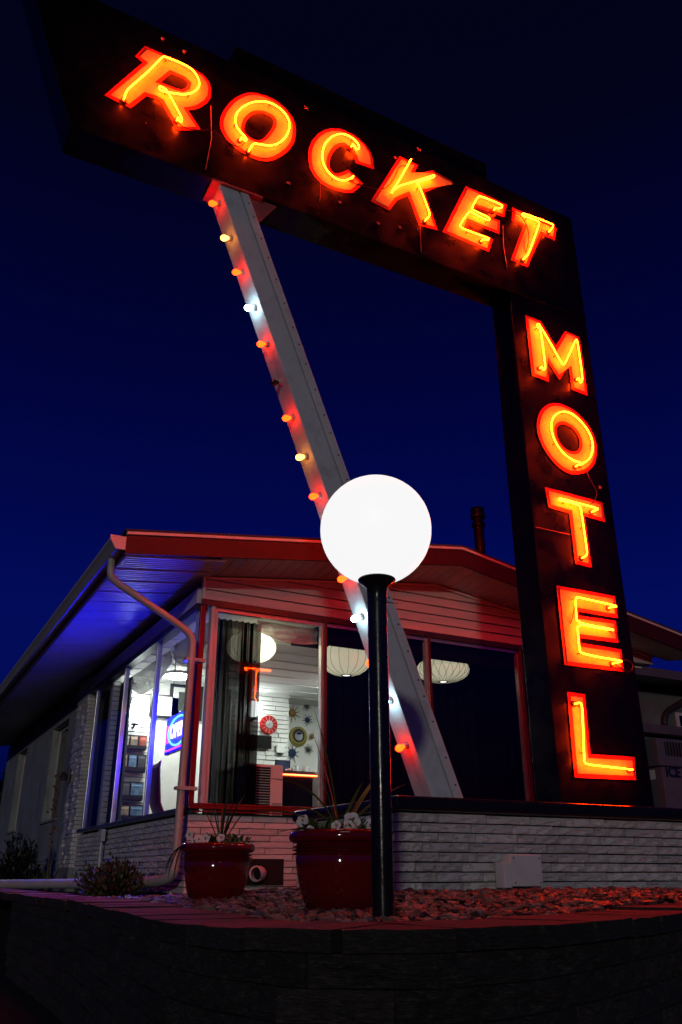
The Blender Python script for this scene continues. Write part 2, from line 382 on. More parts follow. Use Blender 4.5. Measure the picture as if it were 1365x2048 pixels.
# retaining wall of stacked blocks with cap stones
rw = thing('retaining_wall', (1.21, 1.96, -.62), 'dark curved retaining wall of stacked concrete blocks along the front edge', 'wall')
capm = []
for k in range(4):
    r = random.Random(k+70); mb = MB(); vs = []; fs = []
    nx, ny = 4, 3
    for j in range(ny+1):
        for i in range(nx+1):
            vs.append((i/nx-.5 + (r.random()-.5)*.02, j/ny-.5 + (r.random()-.5)*.03, .5 + (r.random()-.5)*.06))
    for j in range(ny):
        for i in range(nx): a = j*(nx+1)+i; fs.append((a, a+1, a+nx+2, a+nx+1))
    b = len(vs)
    vs += [(v[0], v[1], -.5) for v in vs[:b]]
    per = [i for i in range(nx+1)] + [j*(nx+1)+nx for j in range(1, ny+1)] + [ny*(nx+1)+i for i in range(nx-1, -1, -1)] + [j*(nx+1) for j in range(ny-1, 0, -1)]
    for a, c in zip(per, per[1:]+per[:1]): fs.append((c, a, a+b, c+b))
    ntop = nx*ny
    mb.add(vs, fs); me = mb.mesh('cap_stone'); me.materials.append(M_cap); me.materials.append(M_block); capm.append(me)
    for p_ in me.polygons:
        if p_.index >= ntop: p_.material_index = 1  # sides get the dark block colour, their shade put into the material
s = 0.05
while s < PL[-1]-.4:
    l = random.uniform(.27, .31)
    p, t = along(s+l/2); nrm = Vector((-t.y, t.x, 0)); ang = math.atan2(t.y, t.x)
    if p.x < 6.5 and p.y < 12:
        q = p + nrm*(.165 + random.uniform(-.009, .009))
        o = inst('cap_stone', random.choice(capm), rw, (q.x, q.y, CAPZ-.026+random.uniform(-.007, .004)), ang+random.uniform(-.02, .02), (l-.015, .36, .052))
    s += l
for j in range(7):
    s = .05 + (j % 2)*.2
    while s < PL[-1]-.5:
        l = random.uniform(.29, .34); p, t = along(s+l/2); nrm = Vector((-t.y, t.x, 0)); ang = math.atan2(t.y, t.x)
        if p.x < 4.5 and p.y < 8:
            q = p + nrm*(.12 + random.uniform(-.006, .006))
            inst('wall_block', random.choice(BLK), rw, (q.x, q.y, CAPZ-.053-.078*(j+.5)), ang, (l-.006, .20, .074))
        s += l

# ------------------------------------------------------------------ roadside sign
K = .695
def kz(z): return CZ+(z-CZ)*K
YS, YB = 6.60*K, 6.98*K
sign = thing('roadside_sign', (6.5*K, 6.79*K, .3), 'tall black sign pylon and cabinet with red neon letters spelling ROCKET MOTEL', 'sign')
XZ = lambda u, v, t: (u, t, v)
cab = [(a*K, kz(b)) for a, b in ((.49, 6.93), (7.165, 6.93), (7.165, 8.63), (-.19, 8.83))]
cabinet = part('cabinet', MB().prism([cab], XZ, YS, YB), M_black, sign, bevel=.006)
part('pylon', MB().box(5.91*K, 7.165*K, YS+.004, YB-.004, .3, kz(6.93)-.003), M_black, sign, bevel=.006)
part('top_board', MB().prism([[(a*K, kz(b)) for a, b in ((2.12, 8.72), (5.735, 8.62), (5.735, 8.99), (2.12, 9.09))]], XZ, YS+.02, YB-.04), M_black, sign, bevel=.004)
# bottom lip along the cabinet and panel seams standing proud
part('edge_strip', MB().box(.52*K, 7.16*K, YS-.006, YS-.001, kz(6.935), kz(6.95)), M_black, sign)
for px, py0, py1 in ((422, 212, 345), (640, 362, 405), (840, 452, 505), (1006, 452, 535)):
    a = onY(px, py0, YS); b = onY(px+3, py1, YS)
    part('panel_seam', MB().tube([(a.x, YS-.003, a.z), ((a.x+b.x)/2, YS-.003, (a.z+b.z)/2), (a.x, YS-.003, b.z)], .0028, 5), M_chip, sign)
a = onY(1072, 1054, YS); b = onY(1140, 1066, YS)
part('panel_seam', MB().tube([(a.x, YS-.001, a.z), (b.x, YS-.001, a.z)], .0028, 5), M_chip, sign)
LET = {
 'R': ((200, 80, 5.6875), [[(512,72),(800,200),(950,266),(1080,338),(1180,400),(1245,480),(1272,560),(1262,660),(1220,720),(1150,768),(1070,798),(1005,805),(1155,1033),(868,1030),(820,930),(760,830),(690,705),(640,675),(530,640),(350,782),(48,632),(490,258),(400,185)],
        [(690,485),(810,385),(940,440),(1000,490),(990,540),(930,570),(840,545)]],
       [(285,640),(300,590),(330,550),(400,490),(560,350),(690,215),(725,185),(760,195),(900,250),(1020,310),(1090,375),(1130,460),(1135,520),(1100,570),(1030,610),(940,620),(850,605),(760,595),(690,570),(668,540),(690,525),(745,555),(775,590),(830,690),(900,820),(935,890),(935,930),(910,930),(890,880)]),
 'O': ((420, 170, 6.825), [[(135,490),(160,400),(220,300),(310,200),(420,135),(530,103),(640,110),(760,145),(880,200),(980,270),(1070,360),(1140,460),(1170,570),(1172,680),(1150,790),(1100,870),(1020,950),(920,1010),(810,1050),(700,1045),(590,1010),(470,950),(350,870),(240,770),(170,660),(138,570)],
        [(462,590),(490,500),(550,430),(620,390),(720,390),(800,420),(865,460),(872,530),(850,590),(800,660),(740,730),(670,762),(590,745),(520,700),(470,650)]],
       [(435,715),(465,745),(490,765),(505,740),(470,690),(410,630),(365,565),(348,490),(360,400),(400,340),(470,285),(560,240),(660,222),(770,225),(870,260),(960,320),(1040,400),(1085,490),(1092,560),(1075,640),(1030,720),(960,785),(880,820),(780,825),(680,810),(610,795),(585,815),(552,865)]),
 'C': ((600, 240, 7.583), [[(128,520),(140,420),(185,310),(270,215),(370,155),(470,130),(590,135),(690,165),(810,225),(920,305),(1010,400),(1075,500),(1110,600),(1122,750),(850,655),(830,560),(800,500),(740,440),(680,400),(620,400),(560,430),(500,500),(460,580),(442,680),(460,750),(500,800),(560,820),(640,800),(730,755),(960,965),(880,1050),(790,1110),(690,1112),(560,1080),(420,1030),(310,960),(220,860),(155,740),(130,630)]],
       [(805,365),(840,410),(870,445),(905,430),(895,380),(850,315),(780,260),(700,220),(620,208),(540,225),(460,270),(395,340),(360,420),(342,510),(345,600),(365,680),(410,760),(470,830),(540,885),(610,912),(680,918),(740,900),(790,870),(815,850)]),
 'K': ((730, 290, 7.583), [[(525,170),(810,310),(725,460),(1020,385),(1335,565),(900,715),(1108,1300),(820,1222),(655,770),(490,840),(375,1000),(85,855)]],
       [(705,215),(640,330),(560,470),(470,620),(395,740),(440,680),(510,625),(640,585),(800,540),(950,490),(1050,455),(1060,475),(1020,500),(900,530),(785,570),(812,595),(870,720),(940,910),(985,1030),(985,1070),(945,1115)]),
 'E': ((870, 350, 5.25), [[(322,118),(757,312),(728,442),(428,335),(412,375),(683,485),(676,622),(358,495),(335,555),(612,678),(565,810),(78,600)]],
       [(640,345),(690,350),(715,330),(690,305),(480,220),(450,230),(385,355),(410,372),(570,445),(580,465),(555,478),(400,400),(368,372),(265,520),(270,550),(380,595),(560,660),(575,672),(550,685),(510,672)]),
 'T': ((870, 350, 5.25), [[(812,340),(1282,560),(1255,688),(1120,628),(970,972),(795,895),(925,545),(808,482)]],
       [(1220,575),(1245,535),(1240,515),(930,398),(915,415),(935,430),(1090,485),(1100,505),(1060,620),(985,830),(950,865)]),
 'M': ((960, 560, 5.6875), [[(515,400),(690,470),(862,755),(968,580),(1133,650),(1225,1318),(1045,1252),(1010,965),(905,1140),(748,890),(783,1158),(590,1090)]],
       [(710,985),(715,1015),(735,1020),(748,995),(725,800),(690,560),(668,542),(648,525),(655,500),(675,500),(685,530),(705,550),(800,710),(900,890),(940,955),(960,960),(985,920),(1075,720),(1085,690),(1100,675),(1110,690),(1140,880),(1170,1110),(1160,1165),(1140,1165),(1130,1115)]),
 'O2': ((1050, 780, 5.5333), [[(128,390),(140,300),(180,215),(245,160),(330,142),(420,160),(520,210),(610,280),(690,370),(750,470),(790,580),(800,680),(785,780),(745,860),(680,915),(590,940),(490,930),(400,880),(310,800),(230,690),(170,580),(135,480)],
        [(342,450),(360,400),(410,375),(470,390),(530,430),(580,490),(605,560),(608,630),(580,675),(530,690),(470,670),(410,620),(365,550)]],
       [(590,830),(625,800),(560,790),(480,745),(400,670),(335,570),(300,470),(292,380),(310,310),(360,255),(430,235),(500,250),(580,305),(660,390),(720,480),(750,570),(755,650),(735,730),(700,780),(650,805),(640,815)]),
 'T2': ((1050, 780, 5.5333), [[(222,1075),(855,1245),(888,1462),(660,1400),(740,1965),(555,1925),(490,1365),(255,1300)]],
       [(770,1335),(805,1325),(815,1310),(600,1255),(400,1200),(375,1205),(385,1220),(480,1240),(590,1270),(620,1300),(640,1430),(690,1780),(690,1815),(665,1845)]),
 'E2': ((1100, 1150, 7.184), [[(88,150),(932,305),(975,622),(410,525),(412,585),(945,660),(985,975),(435,905),(440,980),(1025,1070),(1062,1392),(205,1295)]],
       [(890,458),(960,458),(945,438),(560,355),(395,315),(370,335),(380,560),(392,680),(640,735),(910,782),(915,796),(640,752),(398,697),(410,900),(430,1090),(460,1125),(700,1180),(1030,1232),(1035,1245),(945,1262)]),
 'L': ((1120, 1370, 8.029), [[(112,110),(400,148),(488,1110),(1198,1155),(1225,1530),(230,1490)]],
       [(290,290),(320,282),(350,305),(362,400),(380,800),(392,1180),(405,1250),(440,1275),(700,1305),(1170,1358)]),
}
def inset(loop, d):
    n = len(loop); ar = sum(loop[i][0]*loop[(i+1) % n][1]-loop[(i+1) % n][0]*loop[i][1] for i in range(n)); sg = 1 if ar > 0 else -1
    out = []
    for i in range(n):
        a = Vector(loop[i-1]); b = Vector(loop[i]); c = Vector(loop[(i+1) % n])
        e1 = (b-a).normalized(); e2 = (c-b).normalized(); n1 = Vector((-e1.y, e1.x))*sg; n2 = Vector((-e2.y, e2.x))*sg
        h = n1+n2; k = h.dot(n1)
        if k < .35: h = n1; k = 1
        out.append(tuple(b + h*(d/k)))
    return out
STAND = .052
def flat_pts(L, pts, y): 
    (x0, y0, s_) = L; out = []
    for p in pts:
        q = onY(x0+p[0]/s_, y0+p[1]/s_, y); out.append((q.x, q.z))
    return out
def fillet(pts, it=1):
    return [(p.x, p.y) for p in smoothpath([Vector((a, b, 0)) for a, b in pts], it)]
def build_letter(key, back=False, cx=0):
    L, loops, tube = LET[key]
    lp = [flat_pts(L, l, YS) for l in loops]; tp = flat_pts(L, tube, YS-STAND)
    if key[0] in 'OC':
        def rnd(l):
            v = [Vector((*q, 0)) for q in l]; out = []
            for i in range(len(v)):
                a, b = v[i], v[(i+1) % len(v)]
                out += [tuple((a*.75+b*.25).xy), tuple((a*.25+b*.75).xy)]
            return out
        if key[0] == 'O': lp = [rnd(l) for l in lp]
    tp = fillet(tp, 2 if key[0] in 'OCR' else 1)
    if back: fx = lambda u: 2*cx-u; fy = lambda t: YS+YB-t
    else: fx = lambda u: u; fy = lambda t: t
    fn = lambda u, v, t: (fx(u), fy(t), v)
    let = part('letter', MB().prism(lp, fn, YS-.004, YS-.0005), M_lred, sign)
    ins = [inset(lp[0], .029)] + [inset(h, -.025) for h in lp[1:]]
    part('letter_face', MB().prism(ins, fn, YS-.008, YS-.0045), M_lface, let)
    p3 = [Vector(fn(u, v, YS-STAND)) for u, v in tp]
    e0 = p3[0].copy(); e1 = p3[-1].copy(); s_ = -1 if back else 1
    path = [e0+Vector((0, s_*.042, 0))] + p3 + [e1+Vector((0, s_*.042, 0))]
    part('neon_tube', MB().tube(path, .0058, 6), (M_neonb if back else M_neon) if not (back and key in ('O2', 'E2', 'L')) else mat('dead tube', (.5, .5, .5), .15), let, smooth=True)
    for e in (e0, e1): part('tube_socket', MB().lathe([(.020, YS-.022), (.021, YS-.008)] if not back else [(.021, YB+.008), (.020, YB+.022)], (e.x, 0, e.z), 10, 'Y'), M_cable, let)
    n = len(p3)
    for f in (.25, .5, .75):
        q = p3[int(n*f)]; part('tube_support', MB().tube([(q.x, q.y+s_*.007, q.z), (q.x, q.y+s_*.046, q.z)], .004, 5), M_cable, let)
    return let
for k in LET: build_letter(k)
for k in LET: build_letter(k, True, (3.65 if k in 'ROCKET' else 6.54)*K)
# feed wires and paint chips
def wire(pts, r=.0042, y=YS-.03, mt=M_cable):
    part('feed_wire', MB().tube(smoothpath([onY(a, b, y+(.02 if i in (0, len(pts)-1) else 0)) for i, (a, b) in enumerate(pts)], 2), r, 6), mt, sign, smooth=True)
wire([(354,235),(360,250),(375,258),(400,261),(425,258),(445,276),(470,293),(485,292),(490,282)])
wire([(697,362),(725,372),(755,379),(775,376),(790,355),(795,338),(805,330),(815,332)])
wire([(1012,420),(1032,424),(1050,440),(1060,470),(1055,495),(1051,505)])
wire([(1172,938),(1180,958),(1190,975),(1196,988),(1190,1000),(1183,1008)])
wire([(1228,1326),(1240,1335),(1256,1345),(1266,1340),(1267,1328),(1258,1320),(1244,1320)], .005)
wire([(1150,1215),(1146,1235),(1141,1247)], .004)
for px, py, r in ((613,216,.05),(838,299,.055),(326,78,.04),(368,103,.045),(577,367,.045),(757,447,.04),(800,455,.035),(680,405,.04),(790,315,.03),(292,247,.015),(1076,690,.012),(1200,975,.04)):
    c = onY(px, py, YS); r *= K*.8; pol = [(c.x+r*(1.2 if i % 2 else .8)*random.uniform(.6, 1.2)*math.cos(i*.785)*.8, c.z+r*.6*random.uniform(.6, 1.2)*math.sin(i*.785)) for i in range(8)]
    part('paint_chip', MB().prism([pol], XZ, YS-.0065, YS-.0005), M_chip, sign)

# diagonal strut with bulbs
def sline(z): z = CZ+(z-CZ)/K; return K*(2.028 + (6.93-z)*(4.398-2.028)/(6.93-.853))   # x of the strut's left front edge
zt, zb = kz(6.93)-.003, .3
T = .19; Wd = .233
def sp(z, o, y): return (sline(z)+o, y, z)
st = MB().hexa([sp(zb,0,YS), sp(zb,.156,YS), sp(zb,.156,YS+T), sp(zb,0,YS+T), sp(zt,0,YS), sp(zt,.156,YS), sp(zt,.156,YS+T), sp(zt,0,YS+T)])
strut = part('strut', st, M_strut, sign, bevel=.006)
part('strut_flange', MB().hexa([sp(zb,.167,YS-.006), sp(zb,Wd,YS-.006), sp(zb,Wd,YS+T-.015), sp(zb,.165,YS+T-.015), sp(zt,.167,YS-.006), sp(zt,Wd,YS-.006), sp(zt,Wd,YS+T-.015), sp(zt,.165,YS+T-.015)]), M_strut, strut, bevel=.004)
g_ = MB().prism([[(sline(kz(6.9))+.236, kz(6.92)), (sline(kz(6.9))+.47, kz(6.92)), (sline(kz(6.6))+.24, kz(6.58))]], XZ, YS+.02, YS+.03)
part('gusset_plate', g_, mat('gusset paint', (.5, .10, .09), .5, var=.2), strut)
part('mount_plate', MB().box(sline(kz(6.93))-.05, sline(kz(6.93))+.35, YS-.02, YS+.21, kz(6.90), kz(6.93)-.002), mat('gusset paint', (.5, .2, .18)), strut, bevel=.003)
for i in range(26):
    z = .72+i*.163+random.uniform(-.04, .04); c = sp(z, .205, YS-.006); part('rivet', MB().lathe([(.006, c[1]-.003), (.006, c[1])], (c[0], 0, c[2]), 8, 'Y'), M_darktrim, strut)
M_bo = emit('bulb orange', (1.0, .016, .0008), 24); M_by = emit('bulb amber', (1.0, .30, .04), 11); M_bw = emit('bulb white', (.55, .88, 1.0), 36); M_boff = mat('dead bulb', (.05, .02, .02), .1)
ln = Vector((-1, 0, -(4.398-2.028)/(6.93-.853))).normalized()
BULBS = [(425,403,'o'),(452,473,'y'),(475,541,'o'),(500,612,'w'),(524,684,'o'),(555,762,'x'),(577,832,'o'),(605,910,'y'),(632,988,'o'),(655,1068,'w'),(681,1151,'o'),(717,1231,'w'),(740,1318,'o'),(772,1398,'w'),(805,1488,'o')]
def bulb_parts():
    # along local +Z away from the strut
    return MB().lathe([(.030, .0), (.036, .006), (.036, .020), (.027, .024), (.025, .040)], n=14), MB().lathe([(.018, .040), (.024, .056), (.034, .080), (.037, .100), (.033, .122), (.020, .137), (.004, .142)], n=14)
q = ln.to_track_quat('Z', 'Y').to_matrix()
for px, py, k in BULBS:
    # where the ray meets the strut's left face plane (mid depth)
    c = onY(px+8, py+2, YS+T*.42); z = c.z; base = Vector((sline(z), YS+T*.42, z))
    so_, gl = bulb_parts()
    for mbx in (so_, gl): mbx.v = [(v[0]*.62, v[1]*.62, v[2]*.62) for v in mbx.v]
    for mbx, nm, mt in ((so_, 'bulb_socket', M_sock), (gl, 'bulb', {'o': M_bo, 'y': M_by, 'w': M_bw, 'x': M_boff}[k])):
        mbx.v = [tuple(base + q @ Vector(v)) for v in mbx.v]
        part(nm, mbx, mt, strut, smooth=True)

# ------------------------------------------------------------------ brick planter under the sign
PX0, PY0, PX1, ZC0, ZC1, PYB = 3.80*K, 6.20*K, 6.4, kz(.655), kz(.775), 5.66
pl = thing('brick_planter', (4.2, 4.9, 0), 'white painted brick planter with black coping at the foot of the sign', 'planter')
core = part('planter_core', MB().box(PX0+.042, PX1, PY0+.042, PYB, -.02, ZC0-.002), M_mortar, pl)
courses(core, PX0, 5.5, .03, ZC0-.004, .0535, .30, lambda a, j: ((a, PY0+.028+j*.8), 0), .056, .0085)
courses(core, PY0+.063, PYB-.01, .03, ZC0-.004, .0535, .30, lambda a, j: ((PX0+.028+j*.42, a), -math.pi/2), .056, .0085)
part('coping_front', MB().box(PX0-.035, PX1, PY0-.042, PY0+.18, ZC0+.002, ZC1), M_blacktop, pl, bevel=.016)
cs = MB().box(PX0-.033, PX0+.17, PY0+.181, PYB+.03, ZC0+.004, ZC1-.002)
part('coping_side', cs, M_blacktop, pl, bevel=.03)
part('coping_back', MB().box(PX0+.171, PX1, PYB-.15, PYB+.028, ZC0+.003, ZC1-.003), M_blacktop, pl, bevel=.016)
part('planter_soil', MB().box(PX0+.172, PX1, PY0+.182, PYB-.151, .28, .46), M_soil, pl)
def kb(x0, x1, y0, y1, z0, z1): return MB().box(x0*K, x1*K, y0*K, y1*K, kz(z0), kz(z1))
eb = thing('electrical_box', (4.94*K, 6.12*K, kz(.06)), 'square pale grey electrical box screwed to the planter bricks', 'junction box')
part('box', kb(4.80, 5.13, 6.06, 6.185, .085, .335), mat('box enamel', (.82, .78, .78), .4, var=.1), eb, bevel=.004)
part('cover', kb(4.805, 5.125, 6.048, 6.058, .09, .33), mat('box enamel', (.82, .78, .78), .4, var=.1), eb, bevel=.002)
for a, b in ((4.83, .115), (5.10, .115), (4.83, .305), (5.10, .305)): part('screw', MB().lathe([(.0055, 6.042*K), (.006, 6.047*K)], (a*K, 0, kz(b)), 8, 'Y'), M_alu, eb)
eb2 = thing('electrical_box', (4.75*K, 6.12*K, kz(.06)), 'narrow pale grey conduit box left of the square electrical box', 'junction box')
part('box', kb(4.715, 4.79, 6.04, 6.16, .075, .275), mat('box enamel', (.82, .78, .78), .4, var=.1), eb2, bevel=.004)
part('conduit', MB().tube([(4.75*K, 6.1*K, kz(.075)), (4.75*K, 6.1*K, .02)], .010, 8), M_trim, eb2)

# ------------------------------------------------------------------ motel office
XW, YF = 2.62, 8.0
office = thing('motel_office', (4.5, 10, 0), 'white motel office with low gable roof, red fascia and wrap around windows', 'building')
def wtop(x): return 3.39-.127*(5.51-x) if x < 5.51 else 3.39-.14*(x-5.51)
def ftop(x): return 3.669-.137*(5.51-x) if x < 5.51 else 3.669-.175*(x-5.51)
XE0, XE1, YE = 1.646, 9.37, 7.4
# lower walls
lw = part('front_wall', MB().box(XW+.05, 9.0, YF+.05, YF+.2, -.02, .715), M_mortar, office)
courses(lw, XW, 3.98, .02, .70, .0575, .42, lambda a, j: ((a, YF+.045+j*.5), 0), .07, .008, BRF, jit=.006)
sw = part('side_wall', MB().box(XW+.05, XW+.2, YF+.21, 13.4, -.02, .715), M_mortar, office)
courses(sw, YF+.085, 13.2, .02, .70, .0575, .40, lambda a, j: ((XW+.045+j*.5, a), -math.pi/2), .07, .008, BR, jit=.006)
# crawl vent with pipe stub in the front wall
vt = part('crawl_vent', MB().box(3.13, 3.60, YF-.012, YF+.03, .09, .32).box(3.17, 3.56, YF-.02, YF-.0125, .13, .28), M_dark, office)
part('vent_pipe', MB().tube(smoothpath([(3.34, YF-.06, .19), (3.31, YF-.10, .20), (3.27, YF-.12, .19)], 1), .062, 14, cap=False), M_trim, vt, smooth=True)
part('vent_ring', MB().lathe([(.058, -.008), (.07, -.008), (.07, .008), (.058, .008), (.058, -.008)], (3.27, YF-.13, .19), 20, 'Y', cap=False), M_trim, vt, smooth=True)
# front window
fwn = part('front_window', MB().box(XW-.01, 6.80, YF-.03, YF+.10, .750, .782).box(XW-.015, 6.80, YF-.035, YF-.012, .783, .80), M_sillred, office, bevel=.003)
part('sill_flashing', MB().box(XW+.03, 6.80, YF-.045, YF-.005, .722, .733), M_sillred, fwn)
part('window_head', MB().box(XW-.005, 6.80, YF-.03, YF+.08, 2.725, 2.785), M_darktrim, fwn)
part('head_track', MB().box(XW+.09, 6.68, YF+.005, YF+.05, 2.685, 2.724), M_alu, fwn)
M_frame = mat('window frame', (.10, .012, .010), .35, var=.15)
XM = [(2.72, 2.760), (4.012, 4.048), (5.36, 5.395), (6.70, 6.74)]
for i, (a, b) in enumerate(XM):
    part('mullion', MB().box(a, b, YF-.03, YF+.06, .80, 2.722), M_trim if i == 0 else M_frame, fwn, bevel=.004)
    part('mullion_trim', MB().box(a-.022, a-.002, YF+.0, YF+.06, .80, 2.683) if i else MB().box(b+.002, b+.04, YF+.0, YF+.06, .80, 2.683), M_alu if i else M_trim, fwn)
for (a, b), (c, d) in zip(XM, XM[1:]):
    part('pane', MB().box(b+.001, c-.023, YF+.02, YF+.026, .802, 2.684), M_glass, fwn)
# corner
part('corner_post', MB().box(XW-.012, XW+.045, YF-.012, YF+.045, .80, 2.724), mat('corner paint', (.22, .008, .008), .3), office, bevel=.004)
part('corner_post', MB().box(XW+.0, XW+.03, YF+.13, YF+.17, .78, 2.72), M_trim, office, bevel=.004)
# side window
swn = part('side_window', MB().box(XW-.05, XW+.12, YF+.05, 12.70, .72, .765), mat('sill teal', (.16, .20, .21), .2, metal=.3, var=.15), office, bevel=.004)
part('window_head', MB().box(XW-.03, XW+.08, YF+.05, 12.75, 2.68, 2.745), M_darktrim, swn)
part('beam', MB().box(XW-.05, XW+.06, YF+.02, 12.85, 2.748, 2.915), M_trim, swn, bevel=.004)
YM = [(8.06, 8.10), (9.51, 9.55), (10.96, 11.00), (12.56, 12.62)]
for a, b in YM: part('mullion', MB().box(XW-.008, XW+.05, a, b, .765, 2.68), M_alu, swn, bevel=.004)
for (a, b), (c, d) in zip(YM, YM[1:]): part('pane', MB().box(XW+.01, XW+.016, b+.001, c-.001, .767, 2.678), M_glass, swn)
# gable siding boards
gb = part('gable', MB().prism([[(XW, 2.79), (9.0, 2.79), (9.0, wtop(9.0)-.02), (5.51, wtop(5.51)-.02), (XW, wtop(XW)-.02)]], XZ, YF+.03, YF+.12), M_darktrim, office)
h = .112
for j in range(6):
    z0 = 2.790+j*h; z1 = z0+h-.007  # gap bares the dark backing, standing in for shade under each board
    xa, xb = XW+.02, 9.0
    # clip to the gable line at board bottom / top
    def xl(z): return max(XW+.02, 5.51-(3.385-z)/.127) if z < 3.385 else 5.51
    def xr(z): return min(9.0, 5.51+(3.385-z)/.14) if z < 3.385 else 5.51
    if z0 > 3.38: break
    zt1 = min(z1, 3.384)
    a0, a1, b0, b1 = xl(z0), xl(zt1), xr(z0), xr(zt1)
    front = .026
    v = [(a0, YF-front, z0), (b0, YF-front, z0), (b0, YF+.029, z0), (a0, YF+.029, z0), (a1, YF+.002, zt1), (b1, YF+.002, zt1), (b1, YF+.029, zt1), (a1, YF+.029, zt1)]
    part('siding_board', MB().hexa(v), M_siding, gb)
part('corner_trim', MB().box(XW-.01, XW+.018, YF-.03, YF+.03, 2.79, wtop(XW)), M_trim, gb)
# rake trim under the soffit
tr_ = MB()
for a, b in ((XW+.02, 5.51), (5.51, 9.0)):
    tr_.hexa([(a, YF-.035, wtop(a)-.03), (b, YF-.035, wtop(b)-.03), (b, YF-.021, wtop(b)-.03), (a, YF-.021, wtop(a)-.03), (a, YF-.035, wtop(a)), (b, YF-.035, wtop(b)), (b, YF-.021, wtop(b)), (a, YF-.021, wtop(a))])
part('rake_trim', tr_, M_siding, gb)
# front fascia and drip edge
for nm, lo, hi, y0, mt in (('fascia', -.222, -.03, YE, M_redpaint), ('drip_edge', -.028, .0, YE-.015, M_trim)):
    for a, b in ((XE0, 5.51), (5.51, XE1)):
        y1 = YE+.03
        part(nm, MB().hexa([(a, y0, ftop(a)+lo), (b, y0, ftop(b)+lo), (b, y1, ftop(b)+lo), (a, y1, ftop(a)+lo), (a, y0, ftop(a)+hi), (b, y0, ftop(b)+hi), (b, y1, ftop(b)+hi), (a, y1, ftop(a)+hi)]), mt, office)
# front soffit planks, running front to back
sfm = MB()
for a, b in ((XW, 5.5), (5.52, 9.2)): sfm.hexa([(a, 7.45, ftop(a)-.10), (b, 7.45, ftop(b)-.10), (b, 7.98, ftop(b)-.10), (a, 7.98, ftop(a)-.10), (a, 7.45, ftop(a)-.09), (b, 7.45, ftop(b)-.09), (b, 7.98, ftop(b)-.09), (a, 7.98, ftop(a)-.09)])
sf = part('front_soffit', sfm, M_dark, office)
x = XW
while x < 9.2:
    a, b = x+.004, min(x+.130, 9.3)
    za, zb_ = ftop(a)-.215, ftop(b)-.215
    v = [(a, YE+.032, za), (b, YE+.032, zb_), (b, YF-.02, wtop(b)+.012), (a, YF-.02, wtop(a)+.012)]
    v += [(p[0], p[1], p[2]+.012) for p in v]
    part('soffit_plank', MB().hexa(v), M_soffit, sf); x += .134
# side soffit panels with ribs, running across the overhang
ss = part('side_soffit', MB().box(1.70, 2.66, 7.45, 22, 3.07, 3.075), M_dark, office)
y = YE+.035
while y < 21.5:
    wv = .40; pts = []
    k = 6
    for i in range(k):
        q0 = y+.026+(wv-.052)*i/k; q1 = y+.026+(wv-.052)*(i+1)/k
        pts += [(q0, .004), (q0+.010, -.014), (q1-.014, -.014), (q1-.001, .004)]
    vs = []; fs = []
    for a, zz in pts: vs += [(1.668, a, 2.93+zz), (2.665, a, 3.045+zz)]
    for i in range(len(pts)-1): fs.append((2*i, 2*i+1, 2*i+3, 2*i+2))
    part('soffit_panel', MB().add(vs, fs), M_soffit, ss); y += wv
# eave board, gutter, downspout
part('eave_board', MB().box(1.648, 1.667, YE+.031, 22, 2.90, 3.115), mat('eave board', (.10, .05, .06), .5, var=.15), office)
gp = [(1.644, 2.965), (1.56, 2.965), (1.545, 2.985), (1.535, 3.02), (1.51, 3.045), (1.505, 3.075), (1.515, 3.078), (1.545, 3.03), (1.56, 2.985), (1.644, 2.975)]
gt = part('gutter', MB().prism([gp], lambda u, v, t: (u, t, v), YE-.0, 22), M_gutter, office, auto=30)
part('gutter_end_cap', MB().prism([[(1.644, 2.955), (1.555, 2.955), (1.50, 3.04), (1.495, 3.085), (1.644, 3.085)]], XZ, YE-.006, YE-.0005), M_trim, gt)
dp = smoothpath([(1.60, 7.72, 2.97), (1.60, 7.72, 2.82), (1.63, 7.73, 2.76), (1.85, 7.76, 2.66), (2.38, 7.83, 2.42), (2.50, 7.85, 2.33), (2.50, 7.85, 2.15), (2.50, 7.88, 1.2), (2.50, 7.90, .35), (2.495, 7.91, .20), (2.46, 8.05, .135), (2.42, 8.4, .12), (2.14, 9.8, .10), (1.5, 11.2, .09), (.6, 13.0, .07)], 2)
part('downspout', MB().tube(dp, [.036 if p.z > .25 else .048 for p in dp], 12), M_gutter, office, smooth=True)
bk = MB()
for z in (2.10, .9): bk.box(2.44, 2.64, 7.83, 7.925, z, z+.03)
part('downspout_strap', bk, M_gutter, office)
# stone pier, stucco rear wall with windows
pw = part('stone_pier', MB().box(XW-.02, XW+.4, 12.92, 13.72, .28, 2.99), M_mortar, office)
pb = MB(); r = random.Random(3)
z = .28
while z < 2.93:
    hh = .056; yy = 12.92
    while yy < 13.70:
        l = r.uniform(.22, .4); e = min(13.72, yy+l); d = r.uniform(.015, .045); pb.box(XW-.02-d, XW-.021, yy+.004, e-.004, z+.004, z+hh-.003); yy = e
    pb.box(XW-.02, XW+.12, 12.895+r.uniform(0, .015), 12.919, z+.004, z+hh-.003)
    z += hh
o = part('pier_stones', pb, M_white, pw); o['kind'] = 'stuff'
part('pier_base', MB().box(XW-.06, XW+.4, 12.86, 13.74, -.02, .278), mat('base render', (.30, .30, .31), .7, var=.3, bump=.2), pw)
def framewall(x0, x1, ya, yb, za, zb, holes, mt, nm, parent):
    m_ = MB(); ys = [ya]
    for h0, h1, q0, q1 in holes:
        m_.box(x0, x1, ys[-1], h0, za, zb); m_.box(x0, x1, h0, h1, za, q0); m_.box(x0, x1, h0, h1, q1, zb); ys.append(h1)
    m_.box(x0, x1, ys[-1], yb, za, zb); return part(nm, m_, mt, parent)
